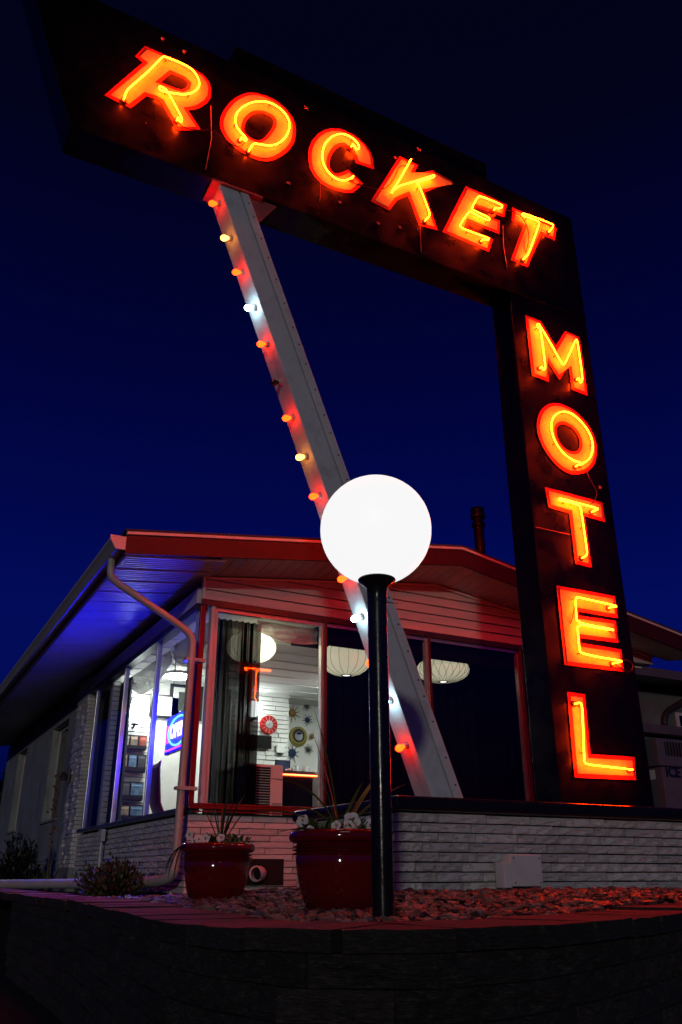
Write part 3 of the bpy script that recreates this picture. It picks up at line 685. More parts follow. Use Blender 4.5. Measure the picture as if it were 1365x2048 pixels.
rwall = framewall(XW, XW+.3, 13.76, 21.8, -.02, 2.99, [(14.55, 15.95, 1.02, 2.58), (18.75, 19.9, 1.02, 2.62)], M_stucco, 'rear_side_wall', office)
for h0, h1, z1 in ((14.55, 15.95, 2.58), (18.75, 19.9, 2.62)):
    f = part('window', MB().box(XW+.12, XW+.16, h0, h0+.06, 1.02, z1).box(XW+.12, XW+.16, h1-.06, h1, 1.02, z1).box(XW+.12, XW+.16, h0+.061, h1-.061, 1.02, 1.08).box(XW+.12, XW+.16, h0+.061, h1-.061, z1-.06, z1), M_trim, rwall)
    part('window_pane', MB().box(XW+.135, XW+.14, h0+.061, h1-.061, 1.081, z1-.061), M_dglass, rwall)
    part('window_sill', MB().box(XW-.04, XW+.11, h0-.03, h1+.03, .985, 1.018), M_stucco, rwall)
    part('window_backing', MB().box(XW+.25, XW+.27, h0-.1, h1+.1, .95, z1+.1), M_dark, rwall)
part('wall_ledge', MB().box(XW-.02, XW-.001, 13.77, 21.7, .40, .43), M_stucco, rwall)
wlight = thing('wall_light', (2.55, 13.6, 1.45), 'unlit dark wall lamp fixed to the stone pier', 'wall lamp')
part('bracket', MB().box(2.53, 2.575, 13.55, 13.65, 1.45, 1.66), M_darktrim, wlight, bevel=.006)
part('shade', MB().lathe([(.02, 1.62), (.03, 1.60), (.07, 1.52), (.075, 1.50)], (2.47, 13.6, 0), 18), M_darktrim, wlight, smooth=True)
ob = thing('outlet_box', (2.56, 11.12, .05), 'small pale outlet box and conduit on the side wall', 'outlet box')
part('box', MB().box(2.535, 2.585, 11.03, 11.2, .56, .70), M_trim, ob, bevel=.005)
part('conduit', MB().tube([(2.565, 11.12, .56), (2.565, 11.12, .0)], .016, 8), M_trim, ob)
# roof and flue
rf = MB()
for a, b in ((XE0-.02, 5.51), (5.51, XE1)):
    rf.hexa([(a, YE-.02, ftop(a)+.002), (b, YE-.02, ftop(b)+.002), (b, 22, ftop(b)+.002), (a, 22, ftop(a)+.002), (a, YE-.02, ftop(a)+.022), (b, YE-.02, ftop(b)+.022), (b, 22, ftop(b)+.022), (a, 22, ftop(a)+.022)])
roof = part('roof', rf, M_roof, office)
fl = onY(958, 1060, 9.5).x
part('flue_pipe', MB().lathe([(r*.68, z) for r, z in ((.115, 3.2), (.115, 5.04), (.15, 5.06), (.15, 5.12), (.115, 5.14), (.115, 5.18), (.165, 5.20), (.165, 5.27), (.14, 5.29), (.14, 5.33), (.16, 5.34), (.15, 5.36))], (fl, 9.5, 0), 20), M_flue, roof, auto=40)

# ------------------------------------------------------------------ inside the office
ZF, ZCL, YBK = .35, 2.75, 12.0
part('office_floor', MB().box(XW+.21, 8.9, YF+.21, 13.2, .30, ZF), M_floor, office)
cl = part('office_ceiling', MB().box(XW+.07, 8.9, YF+.09, 13.2, ZCL, ZCL+.03), M_ceil, office)
for i in range(9):
    yy = 8.7+i*.42
    part('ceiling_batten', MB().box(XW+.1, 6.9, yy, yy+.02, ZCL-.009, ZCL-.001), M_in_white, cl)
bw = part('office_back_wall', MB().box(3.32, 4.45, YBK, YBK+.1, ZF, ZCL), M_in_white, office)
def brickwall(x0, x1, y0, nm):
    m_ = MB(); z = ZF; r = random.Random(11)
    while z < ZCL-.02:
        x = x0
        while x < x1-.01:
            e = min(x1, x+r.uniform(.25, .6)); d = r.uniform(.0, .018); m_.box(x+.004, e-.003, y0-.03-d, y0-.001, z+.005, z+.062); x = e
        z += .067
    o = part(nm, m_, M_in_brick, office); o['kind'] = 'stuff'
    part('brick_backing', MB().box(x0, x1, y0, y0+.1, ZF, ZCL), mat('interior joint', (.45, .46, .44), .8), office)
brickwall(2.70, 3.31, YBK, 'office_brickwork'); brickwall(4.46, 5.42, YBK, 'office_brickwork')
part('alcove_wall', MB().box(5.43, 6.35, 12.62, 12.7, ZF, ZCL), M_in_white, office)
part('alcove_jamb', MB().box(6.28, 6.36, 12.3, 12.615, ZF, ZCL-.1), M_in_white, office)
part('alcove_jamb', MB().box(5.425, 5.44, YBK+.11, 12.615, ZF, ZCL), M_in_white, office)
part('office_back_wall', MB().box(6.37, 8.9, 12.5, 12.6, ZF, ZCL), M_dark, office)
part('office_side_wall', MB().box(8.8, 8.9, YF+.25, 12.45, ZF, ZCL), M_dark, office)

# lamps
def pendant(c, rx, rz, label, strength, nr=16, twist=0.0, group='pendant lamps in the office'):
    t = thing('pendant_lamp', (c[0], c[1], c[2]-rz), label, 'pendant lamp', group)
    prof = []
    for i in range(13):
        a = -math.pi/2 + math.pi*i/12; prof.append((max(.05, rx*abs(math.cos(a))**.72), rz*math.sin(a)))
    ms = MB().lathe(prof, c, nr*2, cap=False)
    sh = part('lamp_shade', ms, emit('lamp shade '+str(strength), (1.0, .96, .66), strength, (.5, .5, .42)), t, smooth=True)
    rib = MB()
    for k in range(nr):
        for sgn in ((1,) if not twist else (1, -1)):
            pts = []
            for i, (r_, h_) in enumerate(prof):
                a = 2*math.pi*k/nr + sgn*twist*i/12; pts.append((c[0]+(r_+.0025)*math.cos(a), c[1]+(r_+.0025)*math.sin(a), c[2]+h_))
            rib.tube(pts, .0022, 4, cap=False)
    part('shade_rib', rib, mat('lamp rib', (.10, .09, .05), .7), sh)
    part('shade_ring', MB().lathe([(.048, -rz-.006), (.062, -rz-.006), (.062, -rz+.006), (.048, -rz+.006), (.048, -rz-.006)], c, 24, cap=False), M_dark, sh)
    part('lamp_opening', MB().lathe([(.001, -rz+.002), (.047, -rz+.002)], c, 24, cap=False), emit('lamp bulb glow', (1, .98, .85), 2.2), sh)
    part('lamp_cord', MB().tube([(c[0], c[1], c[2]+rz-.01), (c[0], c[1], ZCL)], .006, 6), M_dark, t)
pendant(onY(503, 1295, 8.85), .285, .165, 'round cream pendant lamp half hidden behind the black sheer curtain', 2.0)
pendant(onY(693, 1318, 8.45), .285, .19, 'bulbous ribbed pendant lamp behind the middle front pane', .42)
pendant(onY(886, 1340, 8.45), .325, .145, 'wide saucer pendant lamp with criss crossed ribs behind the right front pane', .40, 20, .55)
cll = thing('ceiling_light', (3.42, 11.3, 2.68), 'flat round ceiling light seen through the side window', 'ceiling light')
part('diffuser', MB().lathe([(.005, 2.685), (.13, 2.69), (.17, 2.71), (.175, 2.735)], (3.42, 11.3, 0), 28), emit('ceiling diffuser', (.93, 1.0, .93), 125), cll, smooth=True)
part('rim', MB().lathe([(.18, 2.72), (.19, 2.735), (.19, 2.749)], (3.42, 11.3, 0), 28), M_trim, cll)
alcove_fill = thing('ceiling_light', (5.75, 10.7, 2.68), 'added round fill light for the starburst alcove, hidden by the drape', 'ceiling light')  # unseen lamp added to brighten the starburst alcove
part('diffuser', MB().lathe([(.005, 2.685), (.13, 2.69), (.17, 2.71), (.175, 2.735)], (5.75, 10.7, 0), 28), emit('ceiling diffuser', (.93, 1.0, .93), 125), alcove_fill, smooth=True)
part('rim', MB().lathe([(.18, 2.72), (.19, 2.735), (.19, 2.749)], (5.75, 10.7, 0), 28), M_trim, alcove_fill)
for px, py, lab in ((272, 1428, 'glowing white globe sconce on the white brick wall inside'), (507, 1418, 'globe sconce half hidden behind the black sheer curtain')):
    ws = onY(px, py, 11.82); sc_ = thing('wall_sconce', (ws.x, 11.97, ws.z-.2), lab, 'wall lamp', 'globe sconces in the office')
    part('glass_globe', MB().lathe([(.12*math.sin(math.pi*i/14)+.001, -.12*math.cos(math.pi*i/14)) for i in range(15)], ws, 24, cap=False), emit('sconce globe %d' % px, (.90, .98, .96), 30 if px < 400 else 15), sc_, smooth=True)
    part('bracket', MB().tube(smoothpath([(ws.x, 11.96, ws.z-.16), (ws.x, 11.88, ws.z-.18), (ws.x, 11.82, ws.z-.125)], 2), .018, 8).lathe([(.06, ws.z-.15), (.05, ws.z-.125), (.02, ws.z-.12)], (ws.x, 11.82, 0), 16), M_darktrim, sc_, smooth=True)

# neon window sign facing the street side
def bar(mb, y0, y1, z0, z1, x0, x1): mb.box(x0, x1, y0, y1, z0, z1)
ns = thing('neon_window_sign', (2.86, 9.29, 1.44), 'blue lit sign with a white oval hanging in the side window', 'neon sign')
part('sign_box', MB().box(2.86, 2.90, 8.84, 9.74, 1.44, 1.86), mat('sign box', (.01, .01, .02), .4), ns)
part('back_panel', MB().box(2.853, 2.859, 8.86, 9.72, 1.46, 1.84), emit('sign blue', (.0003, .0005, 1.0), 165), ns)
ov = [(2.842, 9.24+.34*math.cos(2*math.pi*i/36), 1.655+.155*math.sin(2*math.pi*i/36)) for i in range(36)]
part('oval_tube', MB().tube(ov, .011, 6, closed=True), emit('sign white blue', (.12, .55, 1.0), 3), ns, smooth=True)
part('lower_tube', MB().tube([(2.846, 9.68, 1.475), (2.846, 9.05, 1.475)], .007, 6), emit('sign pink', (1.0, .05, .25), 3), ns, smooth=True)
tm = text_mesh('OPEN', .21, .003, .006); tm.materials.append(emit('sign lilac', (.95, .75, 1.0), 3.2))
o = bpy.data.objects.new('sign_lettering', tm); col.objects.link(o); o.parent = ns; o.location = Vector((2.838, 9.24, 1.655))-WL[ns.name]; o.rotation_euler = (R_(90), 0, R_(-90))
tm2 = MB()
for i in range(6): tm2.box(2.842, 2.850, 9.645, 9.675, 1.56+i*.034, 1.58+i*.034); tm2.box(2.842, 2.850, 9.605, 9.635, 1.56+i*.034, 1.58+i*.034)
part('red_segment', tm2, emit('sign red', (1.0, .03, .06), 5), ns)
part('hanging_chain', MB().tube([(2.87, 9.62, 1.86), (2.87, 9.62, 2.74)], .004, 5), M_dark, ns)
# curtains
def curtain(name, x0, x1, y, z0, z1, mt, label, amp=.03, waves=9, along_y=False, flare=.0):
    n = waves*8; vs = []; fs = []; rr = random.Random(len(label))
    ph = [rr.uniform(-.6, .6) for _ in range(n+1)]
    for j in range(5):
        t = j/4; z = z1+(z0-z1)*t
        for i in range(n+1):
            u = i/n; a = x0+(x1-x0)*u + flare*t*(u-.5); d = amp*math.sin(u*waves*2*math.pi+ph[i]*.5)*(.6+.4*t)
            vs.append((y+d, a, z) if along_y else (a, y+d, z))
    for j in range(4):
        for i in range(n): k = j*(n+1)+i; fs.append((k, k+1, k+n+2, k+n+1))
    return single(name, MB().add(vs, fs), mt, label, 'curtain', smooth=True)
S_blk = sheer('black sheer', (.003, .003, .004), .93, 1.0, (20, 20, .3))
curtain('curtain', 2.86, 3.41, 8.30, .45, 2.70, S_blk, 'black sheer curtain hanging at the left of the front window', .035, 8)
part('ceiling_dark_panel', MB().box(4.06, 7.75, 8.10, 8.95, 2.69, 2.747), M_drape, office)  # black panel added so the lamp-lit bay ceiling stays dark
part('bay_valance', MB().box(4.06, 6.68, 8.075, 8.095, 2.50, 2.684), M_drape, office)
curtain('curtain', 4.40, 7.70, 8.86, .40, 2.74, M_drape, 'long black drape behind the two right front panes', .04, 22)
curtain('curtain', 11.35, 12.45, 2.80, .42, 2.66, mat('navy drape', (.008, .010, .02), .9), 'dark navy drape at the far end of the side window', .04, 8, True)
curtain('curtain', 2.79, 2.88, 8.22, 1.55, 2.69, sheer('white sheer', (.55, .52, .52), .5, .85, (18, 18, 1)), 'short strip of white sheer beside the corner post', .02, 2)
def swag(p0, p1, sag, hgt, off, label):
    vs = []; fs = []; n = 28
    p0 = Vector(p0); p1 = Vector(p1)
    for i in range(n+1):
        u = i/n; c = p0.lerp(p1, u); d = -sag*(1-(2*u-1)**2)
        for j in range(5):
            t = j/4; vs.append((c.x+off[0]*math.sin(t*9+u*2)*.02, c.y+off[1]*math.sin(t*9+u*2)*.02, c.z-.005 + (d-hgt*.5*(1+u*.6))*t))
    for i in range(n):
        for j in range(4): k = i*5+j; fs.append((k, k+1, k+6, k+5))
    return single('valance', MB().add(vs, fs), sheer('swag sheer', (.62, .57, .52), .55, .85, (6, 6, 20)), label, 'curtain', smooth=True)
swag((3.30, 8.16, 2.70), (4.02, 8.16, 2.70), .06, .22, (0, 1), 'pale draped valance across the top of the first front pane')
swag((2.80, 9.52, 2.67), (2.80, 8.15, 2.67), .16, .30, (1, 0), 'pale draped valance over the near side window pane')
swag((2.80, 11.4, 2.67), (2.80, 9.56, 2.67), .18, .30, (1, 0), 'pale draped valance over the middle side window pane')

# front counter with light strip
ct = thing('front_counter', (5.1, 11.2, ZF), 'black reception counter with a red light strip under its edge', 'counter')
ca = onY(548, 1540, 11.0); cb = onY(626, 1551, 11.0); ce = onY(641, 1562, 10.85)
ztop = 1.50
part('counter_body', MB().prism([[(4.2, 11.0), (cb.x, 11.0), (5.62, 10.85), (5.62, 11.6), (4.2, 11.6)]], lambda u, v, t: (u, v, t), ZF, ztop-.03), mat('counter laminate', (.010, .010, .012), .12), ct)
part('counter_top', MB().prism([[(4.15, 10.93), (cb.x, 10.93), (5.66, 10.76), (5.66, 11.62), (4.15, 11.62)]], lambda u, v, t: (u, v, t), ztop-.029, ztop), mat('counter top', (.05, .04, .04), .25), ct)
part('light_strip', MB().tube([(4.2, 10.92, ztop-.055), (cb.x, 10.92, ztop-.055), (5.64, 10.77, ztop-.055)], .010, 6), emit('led strip', (1.0, .09, .02), 12), ct)
def mug(x, y, label, colr):
    t = thing('coffee_mug', (x, y, ztop), label, 'mug', 'mugs on the counter')
    part('cup', MB().lathe([(.035, ztop+.001), (.042, ztop+.004), (.043, ztop+.095), (.038, ztop+.095), (.036, ztop+.01)], (x, y, 0), 16), mat('mug glaze '+str(colr), colr, .2), t, auto=40)
    part('handle', MB().tube(smoothpath([(x+.042, y, ztop+.08), (x+.072, y, ztop+.075), (x+.072, y, ztop+.03), (x+.042, y, ztop+.02)], 2), .006, 6), mat('mug glaze '+str(colr), colr, .2), t)
mug(onY(592, 1538, 11.15).x, 11.15, 'white printed mug on the counter, left of the pair', (.7, .68, .66)); mug(onY(610, 1538, 11.15).x, 11.15, 'white mug on the counter, right of the pair', (.62, .60, .58))
bx = onY(578, 1540, 11.2)
ms = MB()
for i in range(7): ms.lathe([(.02*math.sin(math.pi*k/6)+.001, -.02*math.cos(math.pi*k/6)+.02) for k in range(7)], (bx.x+random.uniform(-.05, .05), 11.2+random.uniform(-.03, .03), ztop+random.uniform(0, .03)), 8, cap=False)
single('candy_dish', ms, mat('candy', (.6, .35, .3), .4), 'heap of pale wrapped sweets on the counter', 'sweets', smooth=True)
fr = onY(565, 1524, 11.5)
def picture(name, c, w_, h_, mt_in, label, cat='picture', frame=.03, mt_f=None, y=None):
    t = thing(name, (c.x, c.y, c.z-h_/2), label, cat)
    part('frame', MB().box(c.x-w_/2, c.x+w_/2, c.y-.02, c.y, c.z-h_/2, c.z+h_/2), mt_f or mat('picture frame', (.012, .012, .014), .3), t, bevel=.003)
    part('print', MB().box(c.x-w_/2+frame, c.x+w_/2-frame, c.y-.024, c.y-.0205, c.z-h_/2+frame, c.z+h_/2-frame), mt_in, t); return t
pt = picture('framed_photo', Vector((fr.x, 11.5, ztop+.11)), .24, .2, mat('photo blue', (.03, .04, .10), .4, var=.6, scale=12), 'small framed blue photo standing on the counter end', frame=.02)
# wall things
rc = onY(537, 1450, 11.94); t = thing('wall_clock', (rc.x, 11.94, rc.z-.2), 'red sunburst wall clock on the white brick wall', 'clock')
part('dial', MB().lathe([(.001, 11.90), (.133, 11.90), (.14, 11.91), (.14, 11.945)], (rc.x, 0, rc.z), 40, 'Y'), mat('clock red', (.40, .012, .010), .75, spec=.15), t)
part('hub', MB().lathe([(.001, 11.885), (.052, 11.885), (.058, 11.893), (.058, 11.899)], (rc.x, 0, rc.z), 30, 'Y'), mat('clock steel', (.35, .38, .38), .5), t)
mk = MB()
for k in range(12):
    a = k*math.pi/6; mk.tube([(rc.x+.063*math.cos(a), 11.896, rc.z+.063*math.sin(a)), (rc.x+.13*math.cos(a), 11.896, rc.z+.13*math.sin(a))], .0022, 4)
part('hour_mark', mk, M_trim, t)
part('hand', MB().tube([(rc.x-.045, 11.880, rc.z), (rc.x+.015, 11.880, rc.z+.0)], .0025, 4).tube([(rc.x, 11.880, rc.z), (rc.x-.035, 11.880, rc.z-.03)], .0025, 4), M_dark, t)
tv = onY(523, 1484, 11.93); picture('screen', Vector((tv.x-.1, 11.93, tv.z)), .52, .19, mat('screen black', (.012, .014, .014), .15), 'black flat screen on the brick wall below the red clock', 'screen', .01)
th_ = onY(561, 1498, 11.93); t = thing('thermostat', (th_.x, 11.93, th_.z-.05), 'small white thermostat on the brick wall', 'thermostat')
part('case', MB().box(th_.x-.06, th_.x+.06, 11.90, 11.95, th_.z-.06, th_.z+.06), M_in_white, t, bevel=.008); part('base', MB().box(th_.x-.04, th_.x+.04, 11.91, 11.95, th_.z-.08, th_.z-.061), M_dark, t)
cs_ = onY(597, 1473, 12.6); t = thing('coffee_sign', (cs_.x, 12.6, cs_.z-.2), 'round yellow and black coffee sign between the starbursts', 'sign')
part('disc', MB().lathe([(.001, 12.585), (.150, 12.585), (.158, 12.59), (.158, 12.615)], (cs_.x, 0, cs_.z), 40, 'Y'), mat('sign mustard', (.30, .25, .03), .5, var=.2), t)
part('inner_disc', MB().lathe([(.001, 12.578), (.104, 12.578), (.108, 12.584)], (cs_.x, 0, cs_.z+.014), 36, 'Y'), mat('sign brown', (.03, .02, .012), .5), t)
cup = disc_poly(cs_.x, cs_.z+.004, .070, 24)
part('cup', MB().prism([cup], XZ, 12.572, 12.577), mat('sign cup', (.40, .41, .45), .4, var=.4, scale=9), t)
part('coffee', MB().prism([[(cs_.x+.047*math.cos(i*.524), cs_.z+.045+.020*math.sin(i*.524)) for i in range(12)]], XZ, 12.566, 12.571), M_dark, t)
dots = MB()
for i in range(9):
    a = R_(220+i*13); dots.box(cs_.x+.130*math.cos(a)-.007, cs_.x+.130*math.cos(a)+.007, 12.579, 12.584, cs_.z+.130*math.sin(a)-.010, cs_.z+.130*math.sin(a)+.010)
part('lettering', dots, mat('sign brown', (.03, .02, .012)), t)
def star(px, py, r, rays, colr, label):
    r *= .78; c = onY(px, py, 12.6); t = thing('starburst', (c.x, 12.6, c.z-r), label, 'starburst', 'starburst ornaments in the alcove')
    mt = mat('star '+str(colr), colr, .35, metal=.4, var=.2)
    part('hub', MB().lathe([(.001, 12.555), (.30*r, 12.56), (.40*r, 12.575), (.42*r, 12.60)], (c.x, 0, c.z), 12, 'Y'), mt, t, auto=30)
    m_ = MB()
    for k in range(rays):
        a = 2*math.pi*k/rays+.2; rr = r*(1 if k % 2 else .8)
        m_.tube([(c.x+.38*r*math.cos(a), 12.585, c.z+.38*r*math.sin(a)), (c.x+rr*math.cos(a), 12.585, c.z+rr*math.sin(a))], [.008, .004], 5)
        m_.lathe([(.001, -.008), (.008, 0), (.001, .008)], (c.x+rr*math.cos(a), 12.585, c.z+rr*math.sin(a)), 6, cap=False)
    part('ray', m_, mt, t)
GOLD, BLUE, GREY = (.30, .17, .03), (.02, .05, .12), (.06, .07, .06)
star(584.5, 1426, .19, 10, GOLD, 'large gold starburst at the top left of the alcove wall')
star(613, 1412, .10, 12, GREY, 'small dark grey starburst at the top right of the alcove wall')
star(615, 1440, .115, 10, BLUE, 'small blue starburst above the coffee sign')
star(623, 1473, .06, 12, GOLD, 'tiny gold starburst right of the coffee sign')
star(617, 1499, .10, 12, GREY, 'small grey starburst below and right of the coffee sign')
star(584.5, 1506, .19, 9, BLUE, 'large blue starburst below the coffee sign')
# heater cabinet by the glass
t = thing('heater_cabinet', (3.62, 8.62, ZF), 'white louvred heater cabinet standing just inside the first front pane', 'heater')
part('cabinet', MB().box(3.36, 3.88-.1, 8.45, 8.80, ZF, 1.245), M_in_white, t, bevel=.012)
lv = MB()
for i in range(26): lv.box(3.385, 3.63, 8.440, 8.449, .55+i*.026, .566+i*.026)
part('louvre', lv, M_dark, t)
lv = MB()
for i in range(18): lv.box(3.66, 3.76, 8.440, 8.449, .48+i*.022, .49+i*.022)
part('louvre', lv, mat('louvre shade', (.3, .3, .29), .5), t)
# frames on the plain wall seen through the side window
fa = onY(331, 1413, 11.97); picture('framed_certificate', Vector((fa.x, 11.97, fa.z)), .46, .33, mat('certificate', (.68, .70, .66), .5, var=.05), 'black framed certificate on the white wall behind the side window', frame=.03)
fb = onY(372, 1405, 11.97); t = picture('framed_print', Vector((fb.x, 11.97, fb.z)), .50, .50, mat('print mount', (.66, .68, .64), .5), 'larger black framed print with pale mount behind the downspout', frame=.045)
part('image', MB().box(fb.x-.12, fb.x+.12, 11.940, 11.945, fb.z-.13, fb.z+.14), mat('print dark', (.05, .06, .05), .4, var=.6, scale=9), t)
# brochure racks
def rack(px0, px1, py0, py1, rows, cols_, label):
    a = onY(px0, py0, 11.93); b = onY(px1, py1, 11.93); x0, x1, z1, z0 = a.x, b.x, a.z, b.z
    t = thing('brochure_rack', ((x0+x1)/2, 11.93, z0), label, 'brochure rack', 'brochure racks on the brick wall')
    part('back', MB().box(x0, x1, 11.92, 11.95, z0, z1), mat('rack black', (.015, .018, .022), .35), t)
    cw = (x1-x0)/cols_; rh = (z1-z0)/rows
    for i in range(rows):
        part('pocket', MB().box(x0+.003, x1-.003, 11.885, 11.892, z0+rh*i+.01, z0+rh*i+rh*.28), mat('rack black', (.015, .018, .022)), t)
        for j in range(cols_):
            cc = random.choice([(.45, .42, .36), (.40, .10, .07), (.12, .22, .34), (.5, .5, .5), (.20, .24, .18), (.35, .28, .2), (.08, .09, .1)])
            bro = part('brochure', MB().box(x0+cw*j+.012, x0+cw*(j+1)-.012, 11.895, 11.903, z0+rh*i+.02, z0+rh*(i+1)-.02), mat('brochure '+str(cc), cc, .35, var=.5, scale=14), t)
            part('headline', MB().box(x0+cw*j+.02, x0+cw*(j+1)-.02, 11.891, 11.8945, z0+rh*(i+1)-.06, z0+rh*(i+1)-.04), mat('headline'+str(cc), tuple(min(.8, q*2.2) for q in cc), .4), bro)
rack(243, 292, 1468, 1501, 1, 3, 'black rack of three brochures below the wall sconce')
rack(238, 290, 1506, 1546, 1, 3, 'black rack of dark brochures, second below the wall sconce')
rack(234, 284, 1562, 1602, 1, 2, 'black rack with two large brochures near the window bottom')
rack(232, 284, 1608, 1640, 1, 2, 'lowest blue tinted brochure rack at the window sill')
# chair by the side window
cq = onY(303, 1600, 9.9); chp = Vector((cq.x+.20, 9.9, ZF))
t = thing('waiting_chair', chp, 'dark red shell chair seen from the side behind the side window', 'chair')
sh = MB(); vs = []; fs = []
prof = [(.26, .44), (.16, .42), (.0, .42), (-.12, .45), (-.165, .55), (-.185, .75), (-.20, .92), (-.19, 1.0)]
for i, (d, z) in enumerate(prof):
    for j in range(7):
        u = (j-3)/3; wv = .21*(1 if i < 4 else 1-.12*(i-3)/4); vs.append((chp.x+d+.02*u*u, chp.y+wv*u, ZF+z+.03*u*u))
for i in range(len(prof)-1):
    for j in range(6): k = i*7+j; fs.append((k, k+1, k+8, k+7))
se = part('seat_shell', sh.add(vs, fs), mat('chair shell', (.28, .012, .012), .3), t, smooth=True)
sol = se.modifiers.new('thick', 'SOLIDIFY'); sol.thickness = .012
for a, b in ((-.13, -.2), (.16, -.2), (-.13, .2), (.16, .2)):
    part('leg', MB().tube([(chp.x+a*.7, chp.y+b*.7, ZF+.41), (chp.x+a*1.2, chp.y+b*1.2, ZF)], .010, 8), M_alu, t, smooth=True)

# ------------------------------------------------------------------ globe lamp post
lb = onZ(768, 1838, .042); LX, LY = lb.x, lb.y
dgl = ray(752, 1060); sgl = math.hypot(LX, LY)/math.hypot(dgl.x, dgl.y); gc = CAM+dgl*sgl
LX, LY = gc.x, gc.y
q_ = LY/3.41; gr_ = .281*q_
lamp = thing('globe_lamp', (LX, LY, 0), 'white glowing globe on a black post in the gravel bed', 'street lamp')
GZ = gc.z; GB = GZ-gr_
part('post', MB().tube([(LX, LY, -.03), (LX, LY, GB-.02*q_)], .047*q_, 28), M_post, lamp, auto=40)
part('fitter', MB().lathe([(r*q_, GB+h*q_) for r, h in ((.048, -.085), (.050, -.03), (.060, -.02), (.088, .003), (.094, .012), (.090, .022), (.05, .022))], (LX, LY, 0), 36), M_post, lamp, auto=50)
part('globe', MB().lathe([(gr_*math.sin(math.pi*i/28)+.0005, -gr_*math.cos(math.pi*i/28)) for i in range(29)], (LX, LY, GZ), 48, cap=False), emit('globe glass', (1.0, 1.0, 1.0), .93, (.1, .1, .1)), lamp, smooth=True)
part('cable_tie', MB().lathe([(r*q_, GB+h*q_) for r, h in ((.0475, -.105), (.050, -.105), (.050, -.098), (.0475, -.098))], (LX, LY, 0), 24).tube([(LX+.044*q_, LY-.02*q_, GB-.101*q_), (LX+.095*q_, LY-.045*q_, GB-.106*q_)], .002, 5), M_post, lamp)

# ------------------------------------------------------------------ pots with plants
def pot(c, r, h, label):
    t = thing('flower_pot', (c[0], c[1], c[2]), label, 'flower pot', 'glazed flower pots')
    k = r/.302
    prof = [(.19*k, 0), (.205*k, .01*k), (.235*k, h*.25), (.255*k, h*.5), (.262*k, h*.66)]
    for i in range(3):
        z = h*(.68+.045*i); prof += [(.258*k, z), (.279*k, z+h*.012), (.281*k, z+h*.024), (.260*k, z+h*.038)]
    prof += [(.256*k, h*.83), (.275*k, h*.84), (.297*k, h*.87), (.302*k, h*.91), (.298*k, h*.96), (.280*k, h), (.255*k, h*.99), (.245*k, h*.93)]
    b = part('pot_body', MB().lathe(prof, c, 56), M_pot, t, auto=60)
    part('potting_soil', MB().lathe([(.001, h*.945), (.25*k, h*.935), (.25*k, h*.92)], c, 32), M_soil, t)
    return t
def blade(mb, base, az, tilt, L, wd, droop, n=7, kink=None):
    d = Vector((math.cos(az), math.sin(az), 0)); p = Vector(base); a = tilt; sidev = Vector((-d.y, d.x, 0)); pts = []
    for i in range(n+1):
        u = i/n; wv = wd*(.55+.9*u)*(1-u**2.2)*1.1+.001
        pts.append((p.copy(), wv)); step = L/n
        p = p + (Vector((0, 0, 1))*math.cos(a) + d*math.sin(a))*step
        a += droop/n
        if kink and abs(u-kink[0]) < .5/n: a += kink[1]
    vs = []; fs = []
    for q, wv in pts: vs += [q-sidev*wv, q+Vector((0, 0, -wv*.5))+d*wv*.2, q+sidev*wv]
    for i in range(n):
        k = 3*i; fs += [(k, k+1, k+4, k+3), (k+1, k+2, k+5, k+4)]
    mb.add(vs, fs)
def flower(mb, c, r, face, rr):     # five overlapping ruffled petals round a throat
    d = Vector(face).normalized(); s1 = d.orthogonal().normalized(); s2 = d.cross(s1); c = Vector(c)
    for k in range(5):
        a0 = rr+2*math.pi*k/5; off = d*r*(.05*(k % 2)); row = []
        vs = [c-d*r*.30]
        for ring, (rad, hh) in enumerate(((.35, -.06), (.72, .10), (1.0, .06))):
            for i in range(6):
                u = i/5-.5; a = a0+u*1.55*(.8+.1*ring); rd = rad*(1-.9*u*u*(ring/2)) ; wv = .07*math.sin(9*u+rr+k)*(ring/2)
                vs.append(c+off+(s1*math.cos(a)+s2*math.sin(a))*r*rd+d*r*(hh+wv-.10*abs(u)))
        fs = [(0, 1+i, 2+i) for i in range(5)]
        for ring in range(2):
            for i in range(5): b = 1+ring*6+i; fs.append((b, b+6, b+7, b+1))
        mb.add(vs, fs)
def leaves(mb, c, n, spread, size, hgt, rr):
    for _ in range(n):
        a = rr.uniform(0, 6.28); q = Vector((c[0]+math.cos(a)*rr.uniform(0, spread), c[1]+math.sin(a)*rr.uniform(0, spread), c[2]+rr.uniform(0, hgt)))
        d = Vector((rr.uniform(-1, 1), rr.uniform(-1, 1), rr.uniform(-.1, .9))).normalized(); s1 = d.orthogonal().normalized(); s1.rotate(Matrix.Rotation(rr.uniform(0, 6), 3, d)); l = size*rr.uniform(.6, 1.3)
        mb.add([q, q+d*l*.5+s1*l*.28, q+d*l, q+d*l*.5-s1*l*.28], [(0, 1, 2, 3)])
PZA, PZB = .030, .042
pa = onZ(430, 1803, PZA); pb_ = onZ(684, 1818, PZB)
KA = 1.0-PZA/.166; KB = 1.0-PZB/.166
HP = .392*KA; HB = .405*KB
pot((pa.x, pa.y, PZA), .278*KA, HP, 'dark red glazed pot at the corner of the office'); pot((pb_.x, pb_.y, PZB), .302*KB, HB, 'larger dark red glazed pot just left of the lamp post')
rr = random.Random(5)
mb = MB()
